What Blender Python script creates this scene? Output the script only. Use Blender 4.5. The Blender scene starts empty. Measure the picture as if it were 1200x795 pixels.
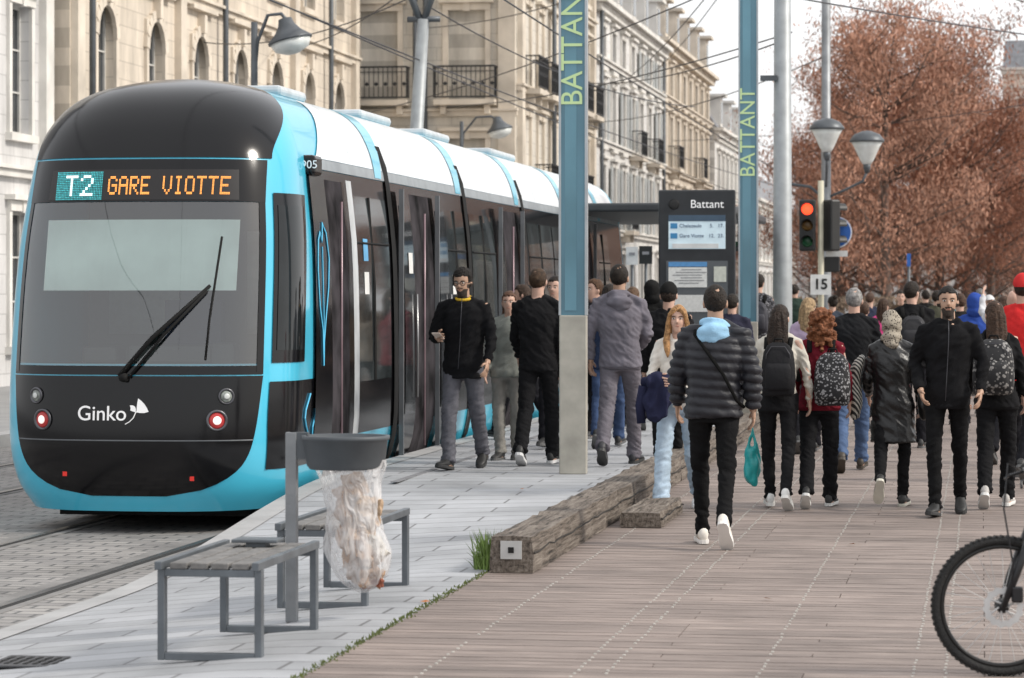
import bpy,bmesh,math,random
from mathutils import Vector,Matrix,noise
random.seed(7)
S=bpy.context.scene; C=S.collection
R=math.radians
F=3500.0; HY=345.0; CH=1.7; TH=math.atan(550/3500); ST,CT=math.sin(TH),math.cos(TH)
def sst(t): t=max(0,min(1,t)); return t*t*(3-2*t)
def plat(X,Y):
    a=max(0,min(1,(X+5.45)/2.15)); near=-.2*(1-a); t=sst((Y-18)/7.)
    return near*(1-t)+.16*t
def gz(X,Y):
    if X<-5.42: return -.2
    if X<-2.98: return plat(X,Y)
    return 0.
def at(px,d,py=None):
    k=(px-600)/F
    v=Vector((d*(-ST+CT*k),d*(CT+ST*k),0))
    if py is not None: v.z=CH+(HY-py)/F*d
    return v
def ground(px,py):
    z=0
    for i in range(12):
        d=(CH-z)*F/(py-HY); v=at(px,d); z=gz(v.x,v.y)
    v.z=z; return v
# ---------- materials
MC={}
def mat(name,col,rough=.6,metal=0,var=.12,scale=6,bump=0,bscale=40,coat=0,emis=0,island=0,spec=.5):
    if name in MC: return MC[name]
    m=bpy.data.materials.new(name); m.use_nodes=True; n=m.node_tree.nodes; l=m.node_tree.links
    p=n['Principled BSDF']; p.inputs['Roughness'].default_value=rough; p.inputs['Metallic'].default_value=metal
    p.inputs['Coat Weight'].default_value=coat; p.inputs['Coat Roughness'].default_value=.05; p.inputs['Specular IOR Level'].default_value=spec
    tc=n.new('ShaderNodeTexCoord')
    nz=n.new('ShaderNodeTexNoise'); nz.inputs['Scale'].default_value=scale; nz.inputs['Detail'].default_value=5
    l.new(tc.outputs['Object'],nz.inputs['Vector'])
    mx=n.new('ShaderNodeMix'); mx.data_type='RGBA'
    mx.inputs[6].default_value=tuple(max(0,c*(1-var)) for c in col)+(1,); mx.inputs[7].default_value=tuple(min(1,c*(1+var)) for c in col)+(1,)
    mr=n.new('ShaderNodeMapRange'); mr.inputs[1].default_value=.3; mr.inputs[2].default_value=.7
    l.new(nz.outputs[0],mr.inputs[0]); l.new(mr.outputs[0],mx.inputs[0])
    out=mx.outputs[2]
    if island:
        g=n.new('ShaderNodeNewGeometry'); m2=n.new('ShaderNodeHueSaturation'); r=n.new('ShaderNodeMapRange')
        r.inputs[3].default_value=1-island; r.inputs[4].default_value=1+island
        l.new(g.outputs['Random Per Island'],r.inputs[0]); l.new(r.outputs[0],m2.inputs['Value']); l.new(out,m2.inputs['Color']); out=m2.outputs[0]
    l.new(out,p.inputs['Base Color'])
    if emis: l.new(out,p.inputs['Emission Color']); p.inputs['Emission Strength'].default_value=emis
    if bump:
        nb=n.new('ShaderNodeTexNoise'); nb.inputs['Scale'].default_value=bscale; nb.inputs['Detail'].default_value=4
        l.new(tc.outputs['Object'],nb.inputs['Vector']); b=n.new('ShaderNodeBump'); b.inputs['Strength'].default_value=bump; b.inputs['Distance'].default_value=.02
        l.new(nb.outputs[0],b.inputs['Height']); l.new(b.outputs[0],p.inputs['Normal'])
    MC[name]=m; return m
def brickmat(name,c1,c2,mortar,bw,bh,ms=.01,rot=0,rough=.75,bump=.3,stain=.25,axes='xy',streak=0):
    m=bpy.data.materials.new(name); m.use_nodes=True; n=m.node_tree.nodes; l=m.node_tree.links; p=n['Principled BSDF']
    p.inputs['Roughness'].default_value=rough
    tc=n.new('ShaderNodeTexCoord'); mp=n.new('ShaderNodeMapping'); l.new(tc.outputs['Object'],mp.inputs[0])
    mp.inputs['Rotation'].default_value=(R(90) if axes=='xz' else 0,0,R(rot))
    b=n.new('ShaderNodeTexBrick'); b.inputs['Scale'].default_value=1; b.inputs['Brick Width'].default_value=bw; b.inputs['Row Height'].default_value=bh
    b.inputs['Mortar Size'].default_value=ms; b.inputs['Color1'].default_value=c1+(1,); b.inputs['Color2'].default_value=c2+(1,); b.inputs['Mortar'].default_value=mortar+(1,)
    l.new(mp.outputs[0],b.inputs['Vector'])
    nz=n.new('ShaderNodeTexNoise'); nz.inputs['Scale'].default_value=.9; nz.inputs['Detail'].default_value=8; nz.inputs['Roughness'].default_value=.65
    if streak:
        m3=n.new('ShaderNodeMapping'); m3.inputs['Scale'].default_value=(1.6,1.6,.35); l.new(tc.outputs['Object'],m3.inputs[0]); l.new(m3.outputs[0],nz.inputs['Vector'])
    else: l.new(tc.outputs['Object'],nz.inputs['Vector'])
    mr=n.new('ShaderNodeMapRange'); mr.inputs[1].default_value=.3; mr.inputs[2].default_value=.7; mr.inputs[3].default_value=1-stain; mr.inputs[4].default_value=1+stain*.5
    l.new(nz.outputs[0],mr.inputs[0]); h=n.new('ShaderNodeHueSaturation'); l.new(mr.outputs[0],h.inputs['Value']); l.new(b.outputs[0],h.inputs['Color']); l.new(h.outputs[0],p.inputs['Base Color'])
    bp=n.new('ShaderNodeBump'); bp.inputs['Strength'].default_value=bump; bp.inputs['Distance'].default_value=.02; bp.invert=True
    l.new(b.outputs[1],bp.inputs['Height']); l.new(bp.outputs[0],p.inputs['Normal'])
    return m
def glassmat(name,tint,ior=1.5,base=.06,rough=.01,refl=(1,1,1)):
    m=bpy.data.materials.new(name); m.use_nodes=True; n=m.node_tree.nodes; l=m.node_tree.links
    n.remove(n['Principled BSDF']); o=n['Material Output']
    t=n.new('ShaderNodeBsdfTransparent'); t.inputs[0].default_value=tint+(1,); g=n.new('ShaderNodeBsdfGlossy'); g.inputs['Roughness'].default_value=rough; g.inputs[0].default_value=refl+(1,)
    fr=n.new('ShaderNodeFresnel'); fr.inputs[0].default_value=ior; a=n.new('ShaderNodeMath'); a.operation='ADD'; a.inputs[1].default_value=base; a.use_clamp=True
    x=n.new('ShaderNodeMixShader'); l.new(fr.outputs[0],a.inputs[0]); l.new(a.outputs[0],x.inputs[0]); l.new(t.outputs[0],x.inputs[1]); l.new(g.outputs[0],x.inputs[2]); l.new(x.outputs[0],o.inputs[0])
    return m
# ---------- mesh collector
class MB:
    def __init__(s): s.v=[]; s.f=[]; s.m=[]
    def add(s,vs,fs,mi=0):
        b=len(s.v); s.v+= [tuple(v) for v in vs]
        for f in fs: s.f.append(tuple(b+i for i in f)); s.m.append(mi)
    def box(s,c,sz,rz=0,mi=0,M=None):
        x,y,z=[a/2 for a in sz]
        vs=[Vector((i*x,j*y,k*z)) for k in(-1,1) for j in(-1,1) for i in(-1,1)]
        if M is None: M=Matrix.Rotation(rz,3,'Z')
        vs=[M@v+Vector(c) for v in vs]
        s.add(vs,[(0,2,3,1),(4,5,7,6),(0,1,5,4),(2,6,7,3),(0,4,6,2),(1,3,7,5)],mi); return s
    def rings(s,rs,mi=0,cap=True,closed=True):
        n=len(rs[0]); vs=[p for r in rs for p in r]; fs=[]
        for i in range(len(rs)-1):
            for j in range(n if closed else n-1):
                k=(j+1)%n; fs.append((i*n+j,i*n+k,(i+1)*n+k,(i+1)*n+j))
        if cap: fs.append(tuple(range(n))[::-1]); fs.append(tuple((len(rs)-1)*n+j for j in range(n)))
        s.add(vs,fs,mi); return s
    def tube(s,pts,rad,n=10,mi=0,ref=None,cap=True):
        pts=[Vector(p) for p in pts]
        if not isinstance(rad,(list,tuple)): rad=[rad]*len(pts)
        rs=[]; prev=None
        for i,p in enumerate(pts):
            d=(pts[min(i+1,len(pts)-1)]-pts[max(i-1,0)]).normalized()
            if prev is None:
                x=Vector(ref) if ref else (Vector((1,0,0)) if abs(d.x)<.8 else Vector((0,1,0)))
            else: x=prev
            x=(x-d*x.dot(d)).normalized(); prev=x; y=d.cross(x)
            r=rad[i]; ra,rb=(r if isinstance(r,(tuple,list)) else (r,r))
            rs.append([p+x*ra*math.cos(t)+y*rb*math.sin(t) for t in [2*math.pi*k/n for k in range(n)]])
        return s.rings(rs,mi,cap)
    def ell(s,c,r,nu=14,nv=9,mi=0,M=None):
        c=Vector(c)
        vs=[];fs=[]
        for i in range(1,nv):
            a=math.pi*i/nv
            for j in range(nu):
                b=2*math.pi*j/nu; vs.append(Vector((r[0]*math.sin(a)*math.cos(b),r[1]*math.sin(a)*math.sin(b),r[2]*math.cos(a))))
        vs+=[Vector((0,0,r[2])),Vector((0,0,-r[2]))]; t=len(vs)-2
        for i in range(nv-2):
            for j in range(nu):
                k=(j+1)%nu; fs.append((i*nu+j,(i+1)*nu+j,(i+1)*nu+k,i*nu+k))
        for j in range(nu):
            k=(j+1)%nu; fs.append((t,j,k)); fs.append((t+1,(nv-2)*nu+k,(nv-2)*nu+j))
        if M: vs=[M@v for v in vs]
        s.add([v+c for v in vs],fs,mi); return s
    def lathe(s,prof,c=(0,0,0),n=20,mi=0,M=None,cap=True):
        c=Vector(c); rs=[]
        for r,z in prof:
            ring=[Vector((r*math.cos(2*math.pi*k/n),r*math.sin(2*math.pi*k/n),z)) for k in range(n)]
            if M: ring=[M@v for v in ring]
            rs.append([v+c for v in ring])
        return s.rings(rs,mi,cap)
    def mesh(s,name,mats,smooth=False):
        me=bpy.data.meshes.new(name); me.from_pydata(s.v,[],s.f)
        if not isinstance(mats,(list,tuple)): mats=[mats]
        for m in mats: me.materials.append(m)
        me.polygons.foreach_set('material_index',s.m)
        if smooth: me.polygons.foreach_set('use_smooth',[True]*len(s.f))
        me.update(); return me
    def build(s,name,mats,parent=None,smooth=False,bev=0,loc=None):
        o=bpy.data.objects.new(name,s.mesh(name,mats,smooth)); C.objects.link(o); o.parent=parent
        if loc is not None: o.location=loc
        if bev:
            b=o.modifiers.new('b','BEVEL'); b.width=bev; b.segments=2; b.limit_method='ANGLE'
        return o
def meobj(name,me,parent=None):
    o=bpy.data.objects.new(name,me); C.objects.link(o); o.parent=parent; return o
def tag(o,label,cat,group=None):
    o['label']=label; o['category']=cat
    if group: o['group']=group
    return o
def thing(name,label,cat,loc=(0,0,0),rz=0,group=None):
    o=bpy.data.objects.new(name,None); C.objects.link(o); o.location=loc; o.rotation_euler=(0,0,rz); return tag(o,label,cat,group)
def struct(o): o['kind']='structure'; return o
def evalmesh(o):
    dg=bpy.context.evaluated_depsgraph_get(); me=bpy.data.meshes.new_from_object(o.evaluated_get(dg)); return me
def text(name,s,size,m,parent,loc,rot=(R(90),0,0),ext=.003,al='CENTER',sx=1,conf=None,off=0,sp=1):
    cu=bpy.data.curves.new('t','FONT'); cu.body=s; cu.size=size; cu.extrude=ext; cu.align_x=al; cu.align_y='CENTER'; cu.space_character=sp; cu.offset=off
    t=bpy.data.objects.new('t',cu); C.objects.link(t); bpy.context.view_layer.update(); me=evalmesh(t); bpy.data.objects.remove(t)
    me.name=name; me.materials.clear(); me.materials.append(m)
    for v in me.vertices: v.co.x*=sx
    o=meobj(name,me,parent)
    if conf:
        for v in me.vertices:
            x=v.co.x+loc[0]; z=v.co.y+loc[2]; y=conf(x,z)-v.co.z+loc[1]; v.co=(x,y,z)
    else: o.location=loc; o.rotation_euler=rot
    return o
def remesh(mb,vox,name,mats,sm=2,disp=None,flat=False):
    me=mb.mesh(name,[]); t=bpy.data.objects.new('t',me); C.objects.link(t)
    r=t.modifiers.new('r','REMESH'); r.mode='VOXEL'; r.voxel_size=vox
    if sm:
        q=t.modifiers.new('s','SMOOTH'); q.iterations=sm; q.factor=.5
    out=evalmesh(t); bpy.data.objects.remove(t); bpy.data.meshes.remove(me)
    out.name=name
    if not isinstance(mats,(list,tuple)): mats=[mats]
    out.materials.clear()
    for m in mats: out.materials.append(m)
    out.polygons.foreach_set('use_smooth',[not flat]*len(out.polygons))
    if disp:
        ns=[v.normal.copy() for v in out.vertices]
        for v,nn in zip(out.vertices,ns):
            v.co+=nn*disp(v.co)
        out.update()
    return out
# ================= PEOPLE =================
def cloth(col,kind='cloth'):
    if max(col)<.045: col=tuple(c*.6 for c in col)
    k=kind+'_%.3f_%.3f_%.3f'%col
    if kind=='leather': return mat(k,col,.36,0,.15,9,.15,60)
    if kind=='puffer': return mat(k,col,.5,0,.15,9,.12,60,spec=.35)
    if kind=='denim': return mat(k,col,.85,0,.28,5,.3,160,spec=.15)
    return mat(k,col,.9,0,.2,7,.25,120,spec=.12)
def patterned(name,c1,c2,scale=28):
    if name in MC: return MC[name]
    m=bpy.data.materials.new(name); m.use_nodes=True; n=m.node_tree.nodes; l=m.node_tree.links; p=n['Principled BSDF']; p.inputs['Roughness'].default_value=.8
    tc=n.new('ShaderNodeTexCoord'); v=n.new('ShaderNodeTexVoronoi'); v.inputs['Scale'].default_value=scale; nz=n.new('ShaderNodeTexNoise'); nz.inputs['Scale'].default_value=scale*.5
    l.new(tc.outputs['Object'],nz.inputs['Vector']); l.new(tc.outputs['Object'],v.inputs['Vector'])
    a=n.new('ShaderNodeMath'); a.operation='MULTIPLY'; l.new(v.outputs[0],a.inputs[0]); l.new(nz.outputs[0],a.inputs[1])
    r=n.new('ShaderNodeValToRGB'); r.color_ramp.elements[0].position=.15; r.color_ramp.elements[1].position=.2
    r.color_ramp.elements[0].color=c1+(1,); r.color_ramp.elements[1].color=c2+(1,); l.new(a.outputs[0],r.inputs[0]); l.new(r.outputs[0],p.inputs['Base Color']); MC[name]=m; return m
def hairmat(col):
    k='hair_%.2f_%.2f_%.2f'%col
    if k in MC: return MC[k]
    return mat(k,tuple(c*.85 for c in col),.6,0,.5,34,.7,75,spec=.25)
EYEW=mat('eye_white',(.6,.58,.55),.3,var=0); EYED=mat('eye_dark',(.02,.015,.01),.2,var=0)
HEAD=[(-.008,.016,.018,.058),(.004,.030,.03,.05),(.025,.044,.052,.033),(.05,.054,.069,.02),(.08,.064,.083,.01),(.11,.0705,.092,.003),(.14,.0735,.097,-.002),(.17,.072,.094,-.006),(.195,.062,.08,-.009),(.215,.044,.058,-.01),(.228,.02,.026,-.01)]
def hand(mb,w,d,sx,curl,s,mi=0):
    d=d.normalized(); a=Vector((0,1,0)) if abs(d.y)<.75 else Vector((0,0,1)); a=(a-d*a.dot(d)).normalized(); n=d.cross(a)
    if n.x*(-sx)<0: n=-n
    mb.tube([w-d*.02*s,w+d*.01*s,w+d*.05*s,w+d*.088*s],[(.026*s,.018*s),(.03*s,.016*s),(.042*s,.016*s),(.04*s,.012*s)],8,mi,ref=a)
    for i,(o,L) in enumerate(((.031,.072),(.0105,.08),(-.0105,.075),(-.031,.06))):
        p=w+d*.082*s+a*o*s; pts=[p-d*.02*s]; ang=.1
        for k in range(3):
            ang+=curl*(.7 if k==0 else 1); L2=L*s*(.42,.32,.26)[k]; pts.append(p.copy()); p=p+(d*math.cos(ang)+n*math.sin(ang))*L2
        pts.append(p); mb.tube(pts,[.0088*s,.009*s,.0085*s,.0078*s,.0055*s],6,mi)
    p=w+d*.025*s+a*.03*s; q=p+(d*.6+a*.65+n*.3).normalized()*.04*s; r=q+(d*.85+a*.25+n*.4).normalized()*.034*s
    mb.tube([p-a*.012*s,q,r],[.013*s,.011*s,.008*s],6,mi)
SKINS={'l':(.54,.34,.26),'m':(.42,.26,.18),'d':(.25,.14,.09)}
def person(label,px,py=None,H=1.75,head=0,sex='m',legs=((5,5,0),(-5,5,0)),arms=((5,8,15,0),(-5,8,15,0)),top=((.02,.02,.025),'jacket',-.08),pants=((.02,.02,.022),'slim'),shoes=((.02,.02,.02),(.02,.02,.02)),hair=('short',(.02,.015,.012)),skin='l',beard=None,yaw=0,pitch=0,lean=.04,vox=.012,d=None,z0=None,hood=None,collar=None,topmat=None,group=None,wide=1.0,glasses=False):
    if py is not None: P=ground(px,py)
    else:
        P=at(px,d); P.z=gz(P.x,P.y) if z0 is None else z0
    s=H/1.75; root=thing('person',label,'person',P,R(head),group); info={}
    T,K,AH=.445*s,.41*s,.085*s
    sway=random.uniform(-.04,.04); tw=R(max(-10,min(10,(legs[0][0]-legs[1][0])*.28)))
    L=[]
    for sx,(a,k,c) in zip((1,-1),legs):
        a,k,c=R(a),R(k),R(c); hip=Vector((sx*.088*s,0,0)); kn=hip+T*Vector((sx*.005,math.sin(a),-math.cos(a))); b=a-k; an=kn+K*Vector((-sx*.035,math.sin(b),-math.cos(b)))
        fd=Vector((sx*.12,math.cos(c),math.sin(c))).normalized(); up=Vector((0,-math.sin(c),math.cos(c)))
        low=min((an-up*AH+fd*t).z for t in(-.06*s,.19*s)); L.append([hip,kn,an,fd,up,low])
    hz=-min(l[5] for l in L)
    for l in L:
        for i in range(3): l[i]=l[i]+Vector((0,0,hz))
    def lz(p):
        k=p[2]-hz; a=tw*max(-.3,min(1,k/(.45*s))) ; x,y=p[0],p[1]
        return Vector((x*math.cos(a)-y*math.sin(a)+sway*k,x*math.sin(a)+y*math.cos(a)+lean*k-.02*math.sin(max(0,k)/(.55*s)*math.pi)*s,p[2]))
    shz=hz+.50*s; sw=(.178 if sex=='m' else .158)*s*wide
    A=[]
    for sx,(f,ab,e,inw) in zip((1,-1),arms):
        f,ab,e,inw=R(f),R(ab),R(e),R(inw); sh=lz((sx*sw,-.005,shz)); el=sh+.285*s*Vector((sx*math.sin(ab),math.sin(f)*math.cos(ab),-math.cos(f)*math.cos(ab)))
        fa=Vector((-sx*math.sin(inw)+sx*math.sin(ab)*.4,math.sin(f+e)*math.cos(inw),-math.cos(f+e)*math.cos(inw))).normalized(); wr=el+.245*s*fa; A.append((sx,sh,el,wr,fa))
    if sex=='m': TR=[(-.09,.148,.105),(-.02,.160,.115),(.08,.147,.106),(.17,.145,.102),(.28,.162,.11),(.38,.174,.112),(.44,.168,.102),(.485,.138,.086),(.53,.085,.07)]
    else: TR=[(-.09,.162,.112),(-.02,.17,.12),(.08,.143,.104),(.17,.13,.096),(.28,.145,.112),(.38,.155,.112),(.44,.148,.097),(.485,.118,.08),(.53,.072,.062)]
    def torso(mb,t,hem,topz=.535):
        rs=[]; zs=[r for r in TR if r[0]>hem]
        if hem<TR[0][0]:
            zz=TR[0][0]; lst=[]
            while zz>hem+.001: lst.append((zz,TR[0][1]+(TR[0][0]-zz)*.05,TR[0][2]+(TR[0][0]-zz)*.12)); zz-=.07
            lst.append((hem,TR[0][1]+(TR[0][0]-hem)*.06,TR[0][2]+(TR[0][0]-hem)*.14)); zs=lst[::-1]+TR[1:]
        else: zs=[(hem,)+tuple(zs[0][1:])]+zs
        for z,rx,ry in zs:
            if z>topz: continue
            tt=t*(1 if z<.45 else .75); w=wide
            rs.append([lz(((rx*w+tt)*s*(abs(math.cos(q))**.9)*(1 if math.cos(q)>0 else -1),(ry+tt)*s*(abs(math.sin(q))**.9)*(1 if math.sin(q)>0 else -1),hz+z*s)) for q in [2*math.pi*i/24 for i in range(24)]])
        mb.rings(rs)
    nb=lz((0,-.01,hz+.56*s)); HM=Matrix.Translation(nb+Vector((0,.012*s,0)))@Matrix.Rotation(R(yaw),4,'Z')@Matrix.Rotation(R(pitch),4,'X')@Matrix.Scale(s*.98,4)@Matrix.Translation((0,0,.036))
    mb=MB(); torso(mb,-.014,-.09)
    mb.tube([lz((0,-.012,hz+.48*s)),lz((0,-.008,hz+.56*s)),HM@Vector((0,-.012,.05)),HM@Vector((0,-.012,.09))],[.066*s,.056*s,.053*s,.055*s],14)
    mb.rings([[HM@Vector((rx*math.cos(q),cy+ry*math.sin(q)*(1.0 if math.sin(q)<0 else .96),z)) for q in [2*math.pi*i/20 for i in range(20)]] for z,rx,ry,cy in HEAD])
    mb.tube([HM@Vector((0,.082,.128)),HM@Vector((0,.1,.105)),HM@Vector((0,.108,.088)),HM@Vector((0,.088,.078))],[.007*s,.010*s,.0145*s,.009*s],8)
    for sx in(1,-1): mb.ell(HM@Vector((sx*.076,-.008,.1)),(.012*s,.022*s,.033*s),8,6)
    for hip,kn,an,fd,up,low in L:
        mb.tube([hip+Vector((0,0,.06*s)),hip-Vector((0,0,.05*s)),(hip+kn)/2,kn,(kn*2+an)/3,an,an-up*AH*.5],[.078*s,.074*s,.056*s,.04*s,.038*s,.03*s,.036*s],12)
        mb.tube([an-up*.05*s-fd*.05*s,an-up*.05*s+fd*.08*s,an-up*.06*s+fd*.17*s],[.03*s,.034*s,.022*s],8)
    for sx,sh,el,wr,fa in A:
        mb.tube([sh+Vector((-sx*.05*s,0,.0)),sh,(sh+el)/2,el,(el*2+wr)/3,wr,wr+fa*.02*s],[.042*s,.044*s,.037*s,.031*s,.03*s,.026*s,.024*s],12)
    hi=vox<.013
    sk=mat('skin_'+skin,SKINS[skin],.5,0,.08,25,.05,200)
    bm_=mat('beard_dark',(.035,.024,.018),.8,0,.3,60,.4,200); lip=mat('lip_'+skin,(SKINS[skin][0]*.8,SKINS[skin][1]*.6,SKINS[skin][2]*.6),.45,var=.05)
    HI=HM.inverted()
    me=remesh(mb,(.0085 if hi else .018),'body',[sk,bm_,lip],1)
    for v in me.vertices:     # eye sockets, cheeks and chin relief
        q=HI@v.co
        if q.y>.04 and 0<q.z<.16:
            for sx in(1,-1):
                dd=((q.x-sx*.031)/.02)**2+((q.z-.117)/.013)**2
                if dd<3: q.y-=.008*math.exp(-dd)
                dd=((q.x-sx*.036)/.02)**2+((q.z-.075)/.02)**2
                if dd<3: q.y+=.004*math.exp(-dd)
            v.co=HM@q
    if beard:
        for p in me.polygons:
            q=HI@p.center
            if -.03<q.z<.125 and q.y>-.01:
                if (q.y>.02 and q.z<.056 and not(abs(q.x)<.02 and .04<q.z<.052)) or (abs(q.x)>.056 and q.z<.1 and q.y<.045) or (abs(q.x)<.026 and .059<q.z<.068 and q.y>.08): p.material_index=1
    body=meobj('body',me,root)
    ex=MB()
    for sx,sh,el,wr,fa in A: hand(ex,wr,fa,sx,.32 if hi else .2,s,0)
    for sx in(1,-1):
        ex.ell(HM@Vector((sx*.031,.080,.116)),(.013*s,.009*s,.0065*s),8,6,1); ex.ell(HM@Vector((sx*.031,.0865,.116)),(.0062*s,.004*s,.006*s),8,6,2)
        ex.tube([HM@Vector((sx*.014,.093,.131)),HM@Vector((sx*.032,.090,.136)),HM@Vector((sx*.05,.075,.130))],[.0035*s,.0045*s,.003*s],6,3)
    ex.ell(HM@Vector((0,.083,.05)),(.021*s,.009*s,.0055*s),10,6,4)
    exm=ex.mesh('x',[],True)
    b=bmesh.new(); b.from_mesh(body.data); n0=len(b.faces); b.from_mesh(exm); b.faces.ensure_lookup_table()
    mp={0:0,1:3,2:4,3:1,4:2}
    for i,f in enumerate(b.faces):
        if i>=n0: f.material_index=mp[ex.m[i-n0]]; f.smooth=True
    b.to_mesh(body.data); b.free(); body.data.materials.append(EYEW); body.data.materials.append(EYED)
    if glasses:
        gm=MB()
        for sx in(1,-1): gm.tube([HM@Vector((sx*.033+.023*math.cos(a),.103-abs(.3*(.023*math.cos(a))*sx+.0)*.3,.113+.018*math.sin(a))) for a in [6.2832*i/16 for i in range(17)]],.0025*s,6); gm.tube([HM@Vector((sx*.056,.1,.118)),HM@Vector((sx*.078,.05,.118)),HM@Vector((sx*.08,-.005,.115))],.0022*s,6)
        gm.tube([HM@Vector((-.01,.105,.117)),HM@Vector((.01,.105,.117))],.0025*s,6); gm.build('glasses',mat('glasses_frame',(.02,.02,.02),.3),root,True)
    pc,pk=pants; mb=MB(); torso(mb,.008,-.1,.12)
    rr={'slim':(.090,.070,.060,.052,.048),'reg':(.094,.078,.070,.064,.061),'wide':(.094,.078,.072,.07,.07),'leg':(.087,.07,.059,.053,.048)}[pk]
    for hip,kn,an,fd,up,low in L:
        e=an+(an-kn).normalized()*(.025*s); mb.tube([hip+Vector((0,0,.05*s)),hip-Vector((0,0,.06*s)),(hip+kn)/2,kn,(kn+an)/2,an+(kn-an).normalized()*.05*s,e],[.090*s,rr[0]*s,rr[1]*s,rr[2]*s,rr[3]*s,rr[4]*s,rr[4]*s*1.08],14)
    sd=random.random()*50
    def dp(c):
        q=Vector((c.x*7,c.y*7,c.z*16+sd+c.x*8)); k=1.0+1.5*max(0,1-abs(c.z-.13*s)/.18)+.8*max(0,1-abs(c.z-hz*.55)/.12)
        return (noise.noise(q)*.006+(.25-abs(noise.noise(q*1.9)))*.013)*k
    o=meobj('trousers',remesh(mb,vox,'trousers',cloth(pc,'denim' if pc[2]>pc[0]*1.25 and pc[2]>.1 else 'cloth'),1,dp),root)
    tc_,tk,hem=top; t={'knit':.012,'jacket':.022,'puffer':.036,'coat':.026,'fleece':.018}[tk]
    mb=MB(); torso(mb,t,hem)
    ar={'knit':(.056,.053,.046,.042,.034),'jacket':(.062,.058,.052,.048,.041),'puffer':(.073,.07,.063,.057,.045),'coat':(.062,.058,.052,.048,.042),'fleece':(.062,.058,.05,.046,.039)}[tk]
    if sex=='f': ar=tuple(x*.9 for x in ar)
    for sx,sh,el,wr,fa in A:
        mb.tube([sh+Vector((-sx*.06*s,0,.004*s)),sh+Vector((-sx*.004*s,0,-.012*s)),(sh+el)/2,el,(el+wr)/2,wr-fa*.012*s],[.058*s,ar[0]*s,ar[1]*s,ar[2]*s,ar[3]*s,ar[4]*s],14)
    cz=hz+.545*s
    mb.tube([lz((0,-.008,hz+.48*s)),lz((0,-.004,cz+(.03*s if tk in('jacket','puffer','coat','fleece') else 0)))],[(.085*s,.08*s),(.062*s,.066*s)],16)
    for sx in(1,-1): mb.tube([lz((sx*.04*s,-.01,hz+.55*s)),lz((sx*(sw-.02*s),-.008,hz+.49*s))],[.045*s,.05*s],12)
    def dj(c):
        q=Vector((c.x*6,c.y*6,c.z*12+sd+c.x*9)); v=noise.noise(q)*.009+(.25-abs(noise.noise(q*1.8)))*.020
        if tk=='puffer': v=v*.5+abs(math.sin((c.z+c.x*.08)*math.pi/(.062*s)))**.6*.018-.009
        if abs(c.x)>.2*s: v*=1.3
        return v
    jm=topmat or cloth(tc_,'leather' if (tk=='coat') else ('puffer' if tk=='puffer' else 'cloth'))
    top_o=meobj('jacket' if tk!='knit' else 'sweater',remesh(mb,vox,'jacket',jm,1,dj),root)
    if tk in('fleece','jacket') and hi:
        z=MB(); z.tube([lz((0,.112*s+t*s+.008,hz+q*s)) for q in(-.05,.1,.2)]+[lz((0,.114*s+t*s+.010,hz+q*s)) for q in (.3,.4)]+[lz((0,.1*s+t*s*.8+.004,hz+.47*s)),lz((0,.075*s+.004,hz+.56*s))],.003,6); z.build('zip',mat('zip_metal',(.08,.08,.09),.4,.6),top_o,True)
        if hem>-.11:
            hb_=MB(); hb_.rings([[lz(((TR[0][1]*wide+t+.003)*s*math.cos(q),(TR[0][2]+t+.003)*s*math.sin(q),hz+(hem+dz)*s)) for q in [6.2832*i/30 for i in range(30)]] for dz in(-.012,.03)]); hb_.build('hem_band',jm,top_o,True)
    if collar:
        mb=MB(); q=[lz((.062*s*math.cos(a),.066*s*math.sin(a)-.006,hz+(.565+.018*math.sin(a)*-1)*s)) for a in [2*math.pi*i/16 for i in range(17)]]; mb.tube(q,.014*s,8); mb.build('collar',cloth(collar),root,True)
    if hood:
        mb=MB(); mb.ell(lz((0,-.10*s,hz+.49*s)),(.115*s,.06*s,.085*s),16,10)
        q=[lz((.084*s*math.cos(a),.075*s*math.sin(a)-.02*s,hz+(.545-.035*math.sin(a))*s)) for a in [2*math.pi*i/16 for i in range(17)]]; mb.tube(q,.027*s,8)
        meobj('hood',remesh(mb,vox,'hood',cloth(hood),1,lambda c:noise.noise(Vector((c.x*10,c.y*10,c.z*22)))*.02),root)
    for i,(hip,kn,an,fd,up,low) in enumerate(L):
        side=up.cross(fd)*-1; base=an-up*AH
        def ring(y,w,z0_,z1_,n=12): 
            return [base+fd*y*s+side*(w*math.cos(q))*s+up*((z0_+z1_)/2+(z1_-z0_)/2*math.sin(q))*s for q in [2*math.pi*j/n for j in range(n)]]
        u=MB(); u.rings([ring(-.078,.018,.02,.07),ring(-.065,.032,.012,.10),ring(-.03,.037,.012,.118),ring(.02,.038,.012,.115),ring(.06,.042,.012,.085),ring(.12,.047,.012,.062),ring(.165,.042,.012,.052),ring(.195,.026,.014,.038),ring(.205,.01,.018,.03)])
        sh_=u.build('shoe',mat('shoe_%.2f_%.2f'%(shoes[0][0],shoes[0][2]),shoes[0],.55,var=.2,scale=20),root,True)
        u=MB(); pts=[(-.084,.014),(-.075,.03),(-.04,.039),(.02,.037),(.07,.043),(.12,.049),(.17,.044),(.2,.028),(.212,.01)]
        rs=[]
        for zz,sc in((0,.96),(.013,1.0),(.026,.97)):
            ring_=[base+fd*y*s+side*w*sc*s+up*zz*s for y,w in pts]+[base+fd*y*s-side*w*sc*s+up*zz*s for y,w in pts[::-1]]; rs.append(ring_)
        u.rings(rs); u.build('sole',mat('sole_%.2f_%.2f'%(shoes[1][0],shoes[1][2]),shoes[1],.6,var=.1),sh_,False)
    hs,hc=hair; hm=hairmat(hc)
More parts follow.
